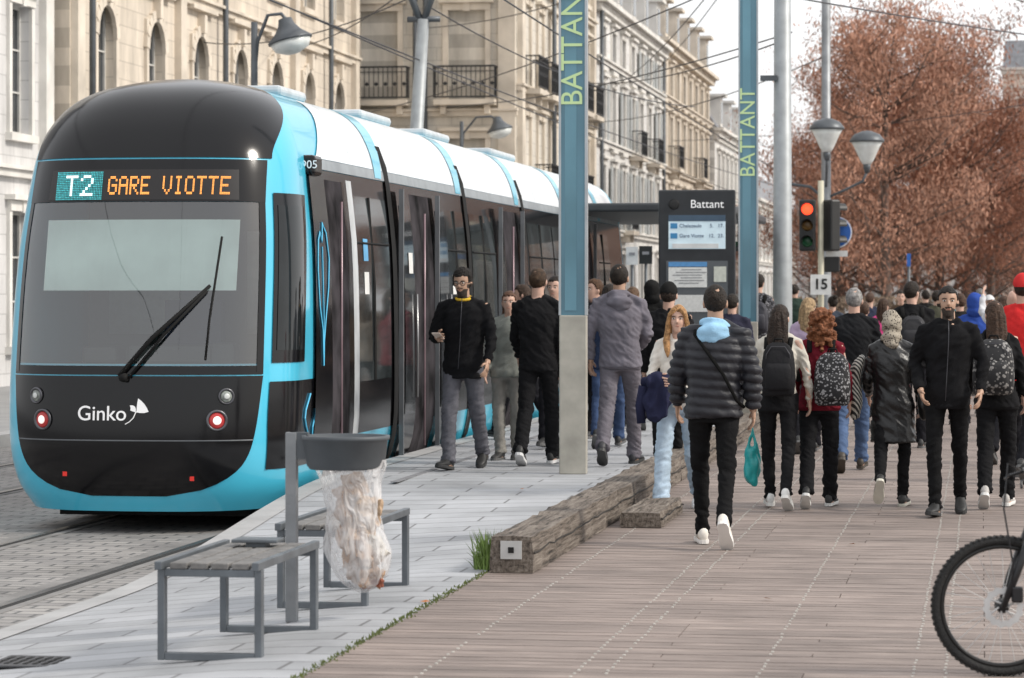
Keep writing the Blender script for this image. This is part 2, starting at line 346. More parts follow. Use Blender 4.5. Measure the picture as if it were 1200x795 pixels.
    def shell(rx,ry,rz,cy,cz,front,backz,amp,side=.1):
        mb=MB(); nu,nv=44,28; vs=[];keep=[]
        for i in range(nv+1):
            a=math.pi*i/nv
            for j in range(nu):
                b=2*math.pi*j/nu; v=Vector((rx*math.sin(a)*math.cos(b),cy+ry*math.sin(a)*math.sin(b),cz+rz*math.cos(a)))
                y=v.y; thr=front if y>.05 else (side+(front-side)*max(0,(y-.005))/.045 if y>.005 else backz+(side-backz)*max(0,min(1,(y+.06)/.065)))
                thr+=noise.noise(v*45+Vector((sd,0,0)))*.014
                keep.append(v.z>thr); k=1+noise.noise(v*28+Vector((sd,0,0)))*amp+noise.noise(v*75)*amp*.7
                fade=min(1,max(0,(v.z-thr)/.03)); k*=.965+.035*fade
                vs.append(HM@Vector((v.x*k,cy+(v.y-cy)*k,cz+(v.z-cz)*k)))
        fs=[]
        for i in range(nv):
            for j in range(nu):
                q=(i*nu+j,(i+1)*nu+j,(i+1)*nu+(j+1)%nu,i*nu+(j+1)%nu)
                if sum(keep[x] for x in q)>=3: fs.append(q)
        mb.add(vs,fs); return mb
    if hs in('short','long','bun','front'):
        mb=shell(.0815,.105,.104,-.006,.132,.178,.035 if hs=='short' else .0,.045,.09 if hs=='short' else .05)
        ho=mb.build('hair',hm,root,True); so=ho.modifiers.new('s','SOLIDIFY'); so.thickness=.014*s; so.offset=-1
        if hs in('long','front'):
            m2=MB(); rs=[]
            for z,rx,ry,cy in ((.17,.06,.05,-.05),(.1,.086,.07,-.05),(.02,.09,.062,-.06),(-.06,.096,.045,-.085),(-.14,.096,.036,-.102),(-.20,.08,.028,-.11),(-.25,.045,.016,-.11)):
                rs.append([HM@Vector((rx*math.cos(q)*(1+.12*noise.noise(Vector((math.cos(q)*3,math.sin(q)*3,z*8+sd)))),cy+ry*math.sin(q)*(1+.3*noise.noise(Vector((math.cos(q)*4,math.sin(q)*4,z*3+sd)))+.07*math.sin(q*13)),z+(.02*math.sin(q*5) if z<-.19 else 0))) for q in [2*math.pi*i/60 for i in range(60)]])
            m2.rings(rs)
            if hs=='front':
                for sx in(1,-1): m2.tube([HM@Vector((sx*.02,.085,.2)),HM@Vector((sx*.065,.06,.15)),HM@Vector((sx*.082,.04,.08)),HM@Vector((sx*.086,.05,0)),HM@Vector((sx*.095,.075,-.08)),HM@Vector((sx*.085,.09,-.16)),HM@Vector((sx*.08,.1,-.22))],[(.02*s,.013*s),(.02*s,.018*s),(.021*s,.02*s),(.026*s,.02*s),(.03*s,.02*s),(.026*s,.016*s),(.006*s,.005*s)],10)
            m2.build('long_hair',hm,root,True)
        if hs=='bun': m2=MB(); m2.ell(HM@Vector((0,-.09,.21)),(.04*s,.04*s,.04*s)); m2.build('hair_bun',hm,root,True)
    elif hs=='curly' or hs=='afro':
        big=hs=='curly'; mb=MB()
        cs=[]
        for i in range(120 if big else 80):
            q=random.random()*6.28; zz=random.uniform(-.14 if big else .09,.21)
            rr_=(.105 if big else .075)*math.sqrt(max(0.05,1-((zz-.1)/.16)**2)) if zz>.1 else (.115 if big else .075)
            x=math.cos(q)*rr_; y=math.sin(q)*rr_*1.1-.02
            if y>.03 and zz<.18: continue
            cs.append((x,y,zz,.024 if big else .018))
        mb.ell(HM@Vector((0,-.012,.15)),(.086*s,.100*s,.096*s))
        if big: mb.ell(HM@Vector((0,-.055,.02)),(.10*s,.06*s,.15*s))
        for x,y,z,r in cs: mb.ell(HM@Vector((x,y,z)),(r*s,r*s,r*s*.9),7,5)
        cme=remesh(mb,.008,'curly_hair',hm,0,lambda c:noise.noise(c*90)*.010)
        for v in cme.vertices:
            q=HI@v.co
            if q.y>.03 and q.z<.17: q.y=.03+(q.y-.03)*.3; v.co=HM@q
        meobj('curly_hair',cme,root)
    elif hs in('cap','beanie'):
        shell(.080,.104,.10,-.006,.125,.17,.03,.02,.09).build('hair',hairmat((.03,.02,.015)),root,True)
        mb=shell(.087,.111,.110,-.006,.135,.165 if hs=='cap' else .155,.12 if hs=='cap' else .07,.006,.14); ho=mb.build('hat',cloth(hc),root,True)
        if hs=='cap': v=MB(); v.rings([[HM@Vector((x,.09+.075*math.sqrt(max(0,1-(x/.08)**2)) if k==0 else .085,.168+dz-abs(x)*.15)) for x,dz in [(i*.0195-.078,0) for i in range(9)]+[(.078-i*.0195,.006) for i in range(9)]] for k in(1,0)],cap=False); v.build('cap_peak',cloth(hc),ho)
    elif hs=='scarf':
        mb=MB(); mb.ell(HM@Vector((0,-.012,.12)),(.09*s,.112*s,.118*s),24,16); mb.ell(HM@Vector((0,-.02,-.01)),(.095*s,.095*s,.075*s),20,10); mb.ell(HM@Vector((0,-.09,-.04)),(.075*s,.05*s,.1*s),16,10)
        meobj('headscarf',remesh(mb,.011,'headscarf',patterned('leopard_scarf',(.05,.04,.03),(.34,.30,.24),60),1,lambda c:noise.noise(Vector((c.x*10,c.y*10,c.z*25)))*.018),root)
    elif hs=='hooded':
        mb=MB(); mb.ell(HM@Vector((0,-.03,.12)),(.105*s,.115*s,.135*s),24,16); mb.ell(HM@Vector((0,-.05,-.0)),(.11*s,.09*s,.08*s))
        meobj('raised_hood',remesh(mb,.014,'hood',cloth(hc),2,lambda c:noise.noise(c*14)*.012),root)
    info.update(root=root,hz=hz,s=s,A=A,lz=lz,HM=HM,P=P,rz=R(head),t=t,sw=sw); return info
def held(info,p): return Matrix.Rotation(info['rz'],3,'Z')@Vector(p)+info['P']
def backpack(info,label,m,w=.29,h=.40,dp=.15,dx=0,dz=0):
    s=info['s']; hz=info['hz']; lz=info['lz']; c=lz((dx,0,hz+(.27+dz)*s)); c.y-=(.12+info['t'])*s+dp*.45
    r=thing('backpack',label,'backpack',held(info,c),info['rz'])
    mb=MB()
    rs=[[Vector((w/2*a*(abs(math.cos(q))**.5)*(1 if math.cos(q)>0 else -1),dp/2*b*(abs(math.sin(q))**.6)*(1 if math.sin(q)>0 else -1)+yo+.010*noise.noise(Vector((math.cos(q)*2,z*9,w*40+math.sin(q)*2))),z*h)) for q in [2*math.pi*i/28 for i in range(28)]] for z,a,b,yo in((-.5,.75,.7,.01),(-.45,.93,.92,0),(-.2,1,1.05,0),(.1,.96,1,0),(.32,.86,.85,.01),(.44,.64,.62,.02),(.5,.35,.3,.03))]
    mb.rings(rs); o=mb.build('main_compartment',m,r,True)
    mb=MB(); rs=[[Vector((w*.38*a*(abs(math.cos(q))**.5)*(1 if math.cos(q)>0 else -1),-dp*.5+dp*.22*b*math.sin(q),-.14*h+z*h*.5)) for q in [2*math.pi*i/20 for i in range(20)]] for z,a,b in((-.5,.8,.6),(-.4,1,1),(.3,1,1),(.5,.85,.4))]
    mb.rings(rs); mb.build('front_pocket',m,r,True)
    mb=MB(); mb.tube([(-w*.36,-dp*.30,h*.05),(-w*.34,-dp*.40,h*.28),(-w*.2,-dp*.32,h*.42),(w*.2,-dp*.32,h*.42),(w*.34,-dp*.40,h*.28),(w*.36,-dp*.30,h*.05)],.004,5); mb.build('zip',mat('zip_metal',(.08,.08,.09),.4,.6),r,True)
    mb=MB(); mb.tube([(-.04,.02,h*.48),(-.03,.02,h*.56),(.03,.02,h*.56),(.04,.02,h*.48)],.008,6); mb.build('handle',cloth((.02,.02,.02)),r,True)
    for sx in(1,-1):
        pts=[lz((sx*.1*s,-.1*s-info['t']*s,hz+.44*s)),lz((sx*.105*s,-.06*s,hz+.525*s+info['t']*.9)),lz((sx*.105*s,.02*s,hz+.52*s+info['t']*.9)),lz((sx*.115*s,.105*s+info['t'],hz+.42*s)),lz((sx*.13*s,.125*s+info['t'],hz+.28*s)),lz((sx*.17*s,.06*s,hz+.16*s))]
        mb=MB(); mb.tube([p-c for p in pts],[(.022*s,.007)]*6,8,ref=(1,0,0)); mb.build('strap',cloth((.02,.02,.02)),r,True)
    return r
BK=(.018,.018,.02)
W1=((22,4,6),(-18,22,-32)); W2=((-16,26,-35),(24,6,4)); STD=((3,3,0),(-3,4,0))
p1=person('bearded man in black jacket with yellow collar walking along the platform beside the tram',543,550,1.77,172,'m',((16,6,8),(-14,18,-18)),((8,14,82,30),(2,14,28,5)),((.014,.014,.016),'jacket',-.13),((.10,.10,.115),'reg'),((.02,.02,.02),(.03,.03,.03)),('afro',(.015,.012,.01)),'m',True,0,-8,collar=(.65,.42,.04),glasses=True,wide=1.02)
wr=p1['A'][0]; ph=thing('phone','pale phone held at the waist by the bearded man with the yellow collar','phone',held(p1,wr[3]+wr[4]*.1+Vector((0,.02,.015))),R(172))
MB().box((0,0,0),(.075,.15,.01),M=Matrix.Rotation(R(20),3,'X')).build('case',mat('phone_case',(.55,.45,.38),.4),ph,bev=.004); MB().box((0,-.002,.0065),(.066,.138,.002),M=Matrix.Rotation(R(20),3,'X')).build('screen',mat('phone_screen',(.02,.02,.03),.1),ph)
p2=person('man in plain black sweater and trousers walking away left of the near station post',631,545,1.78,-6,'m',((16,5,4),(-14,20,-24)),((-8,9,15,3),(12,9,24,3)),(BK,'knit',-.09),(BK,'reg'),((.02,.02,.02),(.6,.6,.6)),('short',(.06,.035,.02)),'l')
p3=person('man in slate grey hoodie and matching joggers walking away right of the near station post',727,545,1.83,-4,'m',((18,4,4),(-18,24,-30)),((4,12,50,30),(-8,13,25,4)),((.16,.15,.175),'jacket',-.07),((.14,.13,.15),'reg'),((.03,.03,.035),(.04,.04,.04)),('short',(.02,.014,.01)),'m',hood=(.16,.15,.175),wide=1.03)
p4=person('person in black cap and black jacket behind the man in the slate grey hoodie',783,None,1.8,-5,'m',STD,d=28.5,top=((.02,.02,.022),'jacket',-.1),hair=('cap',(.02,.02,.02)),skin='l')
p5=person('young woman with long auburn hair, cream top and pale jeans walking toward the viewer',795,598,1.62,168,'f',((18,4,6),(-14,20,-22)),((10,14,70,40),(4,12,30,5)),((.68,.64,.58),'knit',-.04),((.40,.50,.60),'wide'),((.7,.7,.7),(.7,.7,.7)),('front',(.42,.23,.10)),'l',None,12,0)
j=thing('jacket_over_arm','dark navy jacket draped over the arm of the woman in the cream top','jacket',held(p5,p5['A'][0][3]),R(168))
mb=MB(); mb.ell((0.02,0,-.02),(.13,.1,.08)); mb.ell((.02,.03,-.16),(.12,.06,.17)); mb.ell((-.05,.02,-.1),(.07,.07,.14)); meobj('folded_cloth',remesh(mb,.012,'folded_cloth',cloth((.02,.022,.05)),1,lambda c:(.2-abs(noise.noise(Vector((c.x*14,c.y*14,c.z*7)))))*.05),j)
mb=MB(); mb.tube([(.12,.02,-.05),(.15,.03,-.2),(.14,.03,-.34)],[.045,.04,.035]); mb.build('sleeve',cloth((.02,.022,.05)),j,True)
p6=person('man in dark quilted puffer jacket with light blue hood walking away on the boardwalk',836,640,1.76,4,'m',((-15,26,-44),(14,6,2)),((-8,15,22,4),(4,16,25,5)),((.030,.031,.040),'puffer',-.07),((.013,.013,.014),'slim'),((.7,.66,.6),(.75,.73,.7)),('short',(.016,.012,.01)),'m',hood=(.32,.55,.75),wide=.98)
st=thing('crossbody_strap','thin dark strap crossing the back of the quilted puffer jacket','strap',held(p6,(0,0,0)),p6['rz']); s_=p6['s'];hz_=p6['hz']
mb=MB(); mb.tube([p6['lz']((-.13,-.0,hz_+.56)),p6['lz']((-.12,-.12,hz_+.49)),p6['lz']((-.03,-.175,hz_+.38)),p6['lz']((.08,-.18,hz_+.22)),p6['lz']((.16,-.14,hz_+.05)),p6['lz']((.21,-.03,hz_+.0))],[(.012,.004)]*6,6,ref=(1,0,0)); mb.build('webbing',cloth((.01,.01,.01)),st,True)
p7=person('woman with long dark hair in cream jumper wearing a plain black backpack',912,597,1.6,2,'f',((-12,20,-28),(14,5,3)),((-4,16,22,2),(2,17,25,2)),((.55,.52,.46),'knit',-.0),(BK,'leg'),((.7,.7,.68),(.75,.75,.72)),('long',(.03,.018,.012)),'l',yaw=-14)
backpack(p7,'plain black backpack on the woman in the cream jumper',mat('bag_black',(.012,.012,.014),.75,bump=.2,spec=.2),.27,.42,.15)
p8=person('woman with curly auburn hair in burgundy jacket walking away beside the black backpack wearer',960,595,1.58,-3,'f',((14,5,3),(-14,22,-30)),((-4,14,24,2),(2,14,30,2)),((.14,.012,.022),'jacket',-.06),(BK,'reg'),((.03,.03,.03),(.7,.7,.68)),('curly',(.22,.085,.038)),'l',yaw=16)
backpack(p8,'black backpack with small white pattern on the woman with curly auburn hair',patterned('pattern_bag',(.28,.28,.29),(.014,.014,.016),48),.29,.42,.17,.12,-.06)
p9=person('grey haired man in black jacket and blue jeans walking away behind the burgundy jacket',998,553,1.78,0,'m',W1,((-6,13,25,2),(6,13,30,2)),((.022,.023,.026),'jacket',-.12),((.07,.11,.2),'reg'),((.05,.04,.03),(.05,.04,.03)),('short',(.28,.27,.26)),'l')
p10=person('woman in leopard print headscarf and long black leather coat walking away',1046,595,1.58,-2,'f',((16,4,3),(-20,36,-48)),((-4,14,28,2),(4,12,45,5)),((.010,.010,.011),'coat',-.34),(BK,'leg'),((.03,.03,.03),(.6,.58,.5)),('scarf',(0,0,0)),'l')
hb=thing('handbag','small black handbag at the hip of the woman in the leather coat','handbag',held(p10,(.25,.0,p10['hz']-.0)),0)
mb=MB(); mb.ell((0,0,0),(.06,.13,.13)); meobj('bag_body',remesh(mb,.012,'bag_body',cloth((.012,.012,.012),'leather'),1,lambda c:noise.noise(c*12)*.015),hb)
MB().tube([(0,-.08,.1),(-.05,-.06,.3),(-.08,-.0,.52),(-.05,.06,.3),(0,.08,.1)],.008,6).build('bag_strap',cloth((.012,.012,.012),'leather'),hb,True)
sb=thing('striped_scarf','black and white striped cloth hanging at the left side of the leather coat','scarf',held(p10,(-.29,.02,p10['hz']+.08)),0)
sm_=bpy.data.materials.new('stripes'); sm_.use_nodes=True; n=sm_.node_tree.nodes; l=sm_.node_tree.links; w_=n.new('ShaderNodeTexWave'); w_.inputs['Scale'].default_value=15; w_.bands_direction='DIAGONAL'; w_.inputs['Distortion'].default_value=1; tcn=n.new('ShaderNodeTexCoord'); l.new(tcn.outputs['Object'],w_.inputs[0]); rp=n.new('ShaderNodeValToRGB'); rp.color_ramp.elements[0].position=.55; rp.color_ramp.elements[1].position=.65; rp.color_ramp.elements[0].color=(.02,.02,.02,1); rp.color_ramp.elements[1].color=(.5,.48,.42,1); l.new(w_.outputs[0],rp.inputs[0]); l.new(rp.outputs[0],n['Principled BSDF'].inputs['Base Color'])
mb=MB(); mb.tube([(.05,0,.3),(.0,-.02,.2),(-.01,0,.05),(-.01,0,-.1),(-.01,.02,-.2)],[(.025,.03),(.045,.05),(.055,.06),(.05,.06),(.03,.04)],14); meobj('cloth',remesh(mb,.012,'cloth',sm_,1,lambda c:noise.noise(Vector((c.x*20,c.y*20,c.z*6)))*.02),sb)
p11=person('bearded man in black fleece jacket walking toward the viewer on the boardwalk',1110,604,1.76,176,'m',((14,6,6),(-12,16,-14)),((-6,16,40,20),(-2,18,32,10)),((.016,.016,.018),'fleece',-.1),((.013,.013,.014),'slim'),((.02,.02,.02),(.03,.03,.03)),('short',(.014,.01,.008)),'m',True,8,2)
p12=person('woman with dark brown hair and leaf print backpack walking away by the right edge',1168,595,1.64,-4,'f',((14,5,3),(-14,22,-30)),((-4,14,24,2),(4,14,30,2)),((.02,.02,.022),'jacket',-.08),(BK,'reg'),((.5,.48,.46),(.7,.7,.68)),('long',(.06,.034,.022)),'l',yaw=20)
backpack(p12,'dark backpack with pale leaf print on the woman beside the black fleece jacket',patterned('leaf_bag',(.26,.25,.24),(.02,.02,.022),34),.33,.44,.2)
V=.018
def crowd(label,px,d,H,head,sex,col,hair,tk='jacket',pants=(.02,.02,.025),skin='l',hem=-.08,z0=None,hood=None,arms=((5,10,20,2),(-5,10,25,2)),topmat=None,bp=None):
    i=person(label,px,None,H,head,sex,random.choice((W1,W2,STD)),arms,(col,tk,hem),(pants,'reg'),((.03,.03,.03),(.1,.1,.1)),hair,skin,None,random.uniform(-35,35),0,.03,V,d,z0,hood,None,topmat)
    if bp: backpack(i,bp[0],mat('bag_%.2f_%.2f'%(bp[1][0],bp[1][2]),bp[1],.7,bump=.2))
    return i
BR=(.08,.045,.03);DK=(.02,.015,.012)
crowd('person with tied dark hair and dark speckled jacket beside the tall station sign',888,38,1.76,0,'f',(.03,.03,.035),('bun',DK),z0=.22,topmat=patterned('speckled',(.2,.2,.22),(.025,.025,.03),40),bp=('small dark backpack on the person with tied hair',(.03,.03,.04)))
crowd('blonde woman in lilac top in the crowd left of the grey haired man',946,32,1.68,0,'f',(.42,.33,.45),('long',(.36,.25,.14)),'knit')
crowd('man in black jacket with backpack in the crowd behind the leopard headscarf',1071,33,1.83,2,'m',(.02,.02,.022),('short',DK),bp=('black backpack on the man behind the leopard headscarf',(.015,.015,.018)))
crowd('person in bright pink top far back in the crowd',1034,44,1.66,0,'f',(.8,.1,.3),('long',(.06,.03,.02)),'knit')
crowd('bald man in pale grey hoodie at the right edge of the crowd',1187,30,1.76,-20,'m',(.42,.43,.45),('none',DK),'jacket',hood=(.42,.43,.45))
crowd('person in red jacket and red cap rising above the crowd at the right edge',1197,27,1.9,-10,'m',(.6,.03,.03),('cap',(.6,.04,.04)))
crowd('person in royal blue hooded jacket in the far crowd',1141,37,1.72,5,'m',(.03,.07,.3),('hooded',(.03,.07,.3)))
crowd('person in dark coat between the fleece jacket man and the blue hood',1124,39,1.7,0,'m',(.03,.03,.03),('short',BR))
crowd('person in olive coat far back behind the bearded man in fleece',1098,48,1.75,0,'m',(.07,.07,.05),('short',DK))
crowd('person with white cap in the far crowd by the right edge',1160,42,1.7,170,'m',(.1,.1,.12),('cap',(.6,.6,.6)))
crowd('person with dark bun in the far crowd under the number fifteen sign',975,47,1.66,0,'f',(.05,.06,.08),('bun',DK))
crowd('person in navy coat far back between the grey haired man and the headscarf',1020,52,1.75,10,'m',(.03,.035,.06),('short',BR))
crowd('person in brown coat far back right of the headscarf',1056,55,1.78,180,'m',(.09,.06,.04),('short',DK))
crowd('person in dark green coat far back near the traffic light',932,52,1.7,0,'m',(.03,.05,.04),('short',DK))
crowd('person in white jacket raising an arm in the crowd near the right edge',1176,35,1.7,0,'f',(.55,.55,.57),('long',BR),arms=((5,10,20,2),(120,20,20,10)))
crowd('person in grey coat at the back of the crowd near the right edge',1148,50,1.78,0,'m',(.2,.2,.21),('short',(.2,.19,.18)))
crowd('person in black coat far back beside the man in the olive coat',1085,58,1.8,0,'m',(.02,.02,.02),('short',DK))
crowd('person in teal jacket far back near the man in the olive coat',1110,60,1.72,180,'f',(.08,.2,.22),('long',BR))
crowd('brown haired man in dark jacket standing on the platform by the tram rear',699,31.5,1.72,160,'m',(.03,.03,.035),('short',(.08,.04,.02)))
crowd('woman in navy coat on the platform beside the brown haired man',713,30,1.66,0,'f',(.03,.045,.09),('long',DK),pants=(.05,.08,.16))
crowd('person in black top on the platform half hidden by the near station post',652,30,1.74,180,'m',(.02,.02,.02),('short',DK))
crowd('woman in grey green jacket between the bearded man and the black sweater',595,27.8,1.56,175,'f',(.2,.21,.19),('long',(.1,.05,.03)),pants=(.25,.24,.22))
crowd('person in black hood on the platform left of the cap wearer',764,37,1.72,0,'m',(.02,.02,.02),('hooded',(.02,.02,.02)))
crowd('man in dark blue coat behind the quilted puffer jacket',858,36,1.72,0,'m',(.03,.03,.05),('short',DK))
crowd('woman in purple jacket near the man with grey hair',1010,38,1.62,0,'f',(.12,.08,.14),('short',BR))
crowd('person in red scarf and dark jacket boarding the tram at the middle door',612,31.5,1.66,60,'f',(.18,.04,.05),('long',(.05,.03,.02)))
crowd('woman in beige coat on the platform near the tall station sign',742,34,1.64,10,'f',(.36,.30,.24),('long',(.12,.07,.04)))
pb=thing('plastic_bag','turquoise plastic bag hanging low between the puffer jacket man and the black backpack wearer','bag',at(882,23.9)+Vector((0,0,.2)))
mb=MB(); mb.ell((0,0,.12),(.07,.06,.16)); mb.tube([(-.05,0,.2),(-.02,0,.34),(0,0,.42),(.02,0,.34),(.05,0,.2)],.014,6); meobj('bag',remesh(mb,.01,'bag',mat('turquoise_plastic',(.02,.36,.36),.35),1,lambda c:noise.noise(Vector((c.x*25,c.y*25,c.z*10)))*.02),pb)
# ================= GROUND =================
MP=brickmat('platform_paving',(.42,.43,.45),(.33,.34,.355),(.17,.17,.175),.9,.3,.010,0,.62,.3,.34)
MT=brickmat('track_paving',(.34,.325,.31),(.23,.22,.215),(.11,.11,.11),.3,.16,.014,0,.65,.4,.4)
asphalt=mat('asphalt',(.13,.13,.135),.85,var=.2,scale=1.5,bump=.3,bscale=60)
mb=MB(); mb.add([(-1500,-200,-.235),(1500,-200,-.235),(1500,3000,-.235),(-1500,3000,-.235)],[(0,1,2,3)]); struct(mb.build('ground',asphalt))
mb=MB(); mb.add([(-12,2,-.205),(-5.42,2,-.205),(-5.42,80,-.205),(-12,80,-.205)],[(0,1,2,3)]); struct(mb.build('tramway_bed',MT))
mb=MB(); mb.box((-12.15,60,-.14),(.3,120,.19)); struct(mb.build('pavement_kerb',mat('kerb_stone',(.36,.36,.36),.7,var=.15,scale=3,bump=.2)))
mb=MB(); mb.add([(-12.3,-20,-.06),(-12.3,85,-.06),(-18.4,85,-.06),(-18.4,-20,-.06)],[(0,1,2,3)]); struct(mb.build('pavement',mat('pavement_grey',(.27,.27,.27),.8,var=.15,scale=2)))
mb=MB(); xs=[-5.42+i*(2.42/12) for i in range(13)]; ys=[2+i for i in range(17)]+[18+.35*i for i in range(1,24)]+[30,40,60]
vs=[(x,y,plat(x,y)) for y in ys for x in xs]; nx=len(xs); fs=[(j*nx+i,j*nx+i+1,(j+1)*nx+i+1,(j+1)*nx+i) for j in range(len(ys)-1) for i in range(nx-1)]
mb.add(vs,fs)
vs=[]
for y in ys: vs+=[(-5.42,y,-.3),(-5.42,y,plat(-5.42,y))]
mb.add(vs,[(2*i,2*i+1,2*i+3,2*i+2) for i in range(len(ys)-1)])
vs=[]
for y in ys: vs+=[(-3.0,y,-.3),(-3.0,y,plat(-3.0,y))]
mb.add(vs,[(2*i,2*i+2,2*i+3,2*i+1) for i in range(len(ys)-1)])
struct(mb.build('platform_pavement',MP,None,True))
mb=MB(); vs=[]
for y in ys: vs+=[(-5.47,y,-.3),(-5.47,y,plat(-5.42,y)+.006),(-5.27,y,plat(-5.27,y)+.006)]
n_=len(vs)//3; mb.add(vs,[(3*i+a,3*i+a+1,3*i+a+4,3*i+a+3) for i in range(n_-1) for a in(0,1)]); struct(mb.build('platform_kerb',mat('kerb_stone',(.36,.36,.36))))
mb=MB()
for y in [24+i*.42 for i in range(60)]: mb.box((-4.75,y+.2,.163),(.06,.40,.006))
struct(mb.build('guidance_strip',mat('strip',(.2,.2,.21),.6)))
for x in(-5.92,-7.36,-9.3,-10.74):
    mb=MB(); mb.box((x,45,-.201),(.06,90,.006)); mb.box((x+.055,45,-.2015),(.045,90,.005),mi=1); mb.box((x,45,-.2025),(.3,90,.003),mi=2)
    struct(mb.build('rail',[mat('rail_steel',(.22,.21,.205),.35,.8),mat('rail_groove',(.015,.015,.015),.9),mat('rail_concrete',(.19,.185,.18),.9,var=.25,scale=3)]))
deck=bpy.data.materials.new('deck_wood'); deck.use_nodes=True; n=deck.node_tree.nodes; l=deck.node_tree.links; p=n['Principled BSDF']; p.inputs['Roughness'].default_value=.75
tc=n.new('ShaderNodeTexCoord'); mp=n.new('ShaderNodeMapping'); mp.inputs['Scale'].default_value=(1.2,26,5); l.new(tc.outputs['Object'],mp.inputs[0]); nz=n.new('ShaderNodeTexNoise'); nz.inputs['Scale'].default_value=3; nz.inputs['Detail'].default_value=7; l.new(mp.outputs[0],nz.inputs[0])
nz2=n.new('ShaderNodeTexNoise'); nz2.inputs['Scale'].default_value=.8; nz2.inputs['Detail'].default_value=7; nz2.inputs['Roughness'].default_value=.65; l.new(tc.outputs['Object'],nz2.inputs[0])
cr=n.new('ShaderNodeValToRGB'); e=cr.color_ramp.elements; e[0].position=.3; e[0].color=(.125,.098,.086,1); e[1].position=.7; e[1].color=(.335,.275,.245,1); l.new(nz.outputs[0],cr.inputs[0])
g=n.new('ShaderNodeNewGeometry'); r1=n.new('ShaderNodeMapRange'); r1.inputs[3].default_value=.82; r1.inputs[4].default_value=1.14; l.new(g.outputs['Random Per Island'],r1.inputs[0])
r2=n.new('ShaderNodeMapRange'); r2.inputs[1].default_value=.3; r2.inputs[2].default_value=.7; r2.inputs[3].default_value=.74; r2.inputs[4].default_value=1.22; l.new(nz2.outputs[0],r2.inputs[0])
mm=n.new('ShaderNodeMath'); mm.operation='MULTIPLY'; l.new(r1.outputs[0],mm.inputs[0]); l.new(r2.outputs[0],mm.inputs[1]); hs_=n.new('ShaderNodeHueSaturation'); l.new(mm.outputs[0],hs_.inputs['Value']); l.new(cr.outputs[0],hs_.inputs['Color']); l.new(hs_.outputs[0],p.inputs['Base Color'])
bp=n.new('ShaderNodeBump'); bp.inputs['Strength'].default_value=.4; bp.inputs['Distance'].default_value=.01; l.new(nz.outputs[0],bp.inputs['Height']); l.new(bp.outputs[0],p.inputs['Normal'])
mb=MB(); dots=MB(); y=9.0
while y<62:
    x=-2.985; seg=random.choice((1.5,3.,2.2))
    while x<7:
        x2=min(7.,x+seg)
        if x2-x>.1: mb.box(((x+x2)/2,y+.06,-.02+random.uniform(-.001,.001)),(x2-x-.005,.110,.04))
        x=x2; seg=3.
    if y<42:
        for k in range(-2,5):
            for o in(-.07,.07):
                if (o>0 or k%2) and random.random()<.9: dots.box((-.98+k*.75+o*(1 if k%2 else 0)+random.uniform(-.005,.005),y+.06+random.uniform(-.015,.015),.002),(.012,.026,.004))
    y+=.12
struct(mb.build('wooden_deck',deck)); struct(dots.build('deck_studs',mat('stud',(.50,.48,.44),.5)))
MB_=MB(); MB_.add([(-2.985,9,-.045),(7,9,-.045),(7,62,-.045),(-2.985,62,-.045)],[(0,1,2,3)]); struct(MB_.build('deck_base',mat('deck_gap',(.02,.018,.015),.9)))
mb=MB(); mb.add([(-3,62,-.01),(40,62,-.01),(40,400,-.01),(-3,400,-.01)],[(0,1,2,3)]); mb.add([(7,2,-.01),(40,2,-.01),(40,62,-.01),(7,62,-.01)],[(0,1,2,3)]); struct(mb.build('esplanade',mat('esplanade_paving',(.26,.25,.24),.8,var=.15,scale=2)))
tim=bpy.data.materials.new('old_timber'); tim.use_nodes=True; n=tim.node_tree.nodes; l=tim.node_tree.links; p=n['Principled BSDF']; p.inputs['Roughness'].default_value=.85
tc=n.new('ShaderNodeTexCoord'); mp=n.new('ShaderNodeMapping'); mp.inputs['Scale'].default_value=(22,1.1,22); l.new(tc.outputs['Object'],mp.inputs[0]); nz=n.new('ShaderNodeTexNoise'); nz.inputs['Scale'].default_value=1.6; nz.inputs['Detail'].default_value=9; nz.inputs['Roughness'].default_value=.7; l.new(mp.outputs[0],nz.inputs[0])
cr=n.new('ShaderNodeValToRGB'); e=cr.color_ramp.elements; e[0].position=.36; e[0].color=(.025,.02,.016,1); e[1].position=.68; e[1].color=(.27,.235,.20,1); e=cr.color_ramp.elements.new(.48); e.color=(.13,.105,.085,1); l.new(nz.outputs[0],cr.inputs[0]); l.new(cr.outputs[0],p.inputs['Base Color']); bp=n.new('ShaderNodeBump'); bp.inputs['Strength'].default_value=.9; bp.inputs['Distance'].default_value=.02; l.new(nz.outputs[0],bp.inputs['Height']); l.new(bp.outputs[0],p.inputs['Normal'])
def beam(label,y0,y1,x0=-2.96,x1=-2.69,z0=0.004,z1=.225):
    o=thing('timber_beam',label,'beam',((x0+x1)/2,y0,z0),0)
    mb=MB(); w=(x1-x0)/2; N=30; rs=[]
    for i in range(N+1):
        yy=(y1-y0)*i/N; j=lambda:random.uniform(-.008,.008)
        rs.append([(-w+j(),yy,0),(-w+j(),yy,z1*.5),(-w+.01+j(),yy,z1-z0+j()),(0,yy,z1-z0+j()),(w-.012+j(),yy,z1-z0+j()),(w+j(),yy,z1*.5),(w+j(),yy,0)])
    mb.rings(rs); mb.build('timber',tim,o)
    mb=MB(); pts=[(w+.006,(y1-y0)*i/20,z1*.55+random.uniform(-.012,.012)) for i in range(21)]; mb.tube(pts,.006,4)
    mb.build('crack_line',mat('dark_crack',(.02,.017,.014),.9),o)
    return o
b0=beam('weathered timber beam nearest the viewer with a metal plate on its end',17.95,22.3)
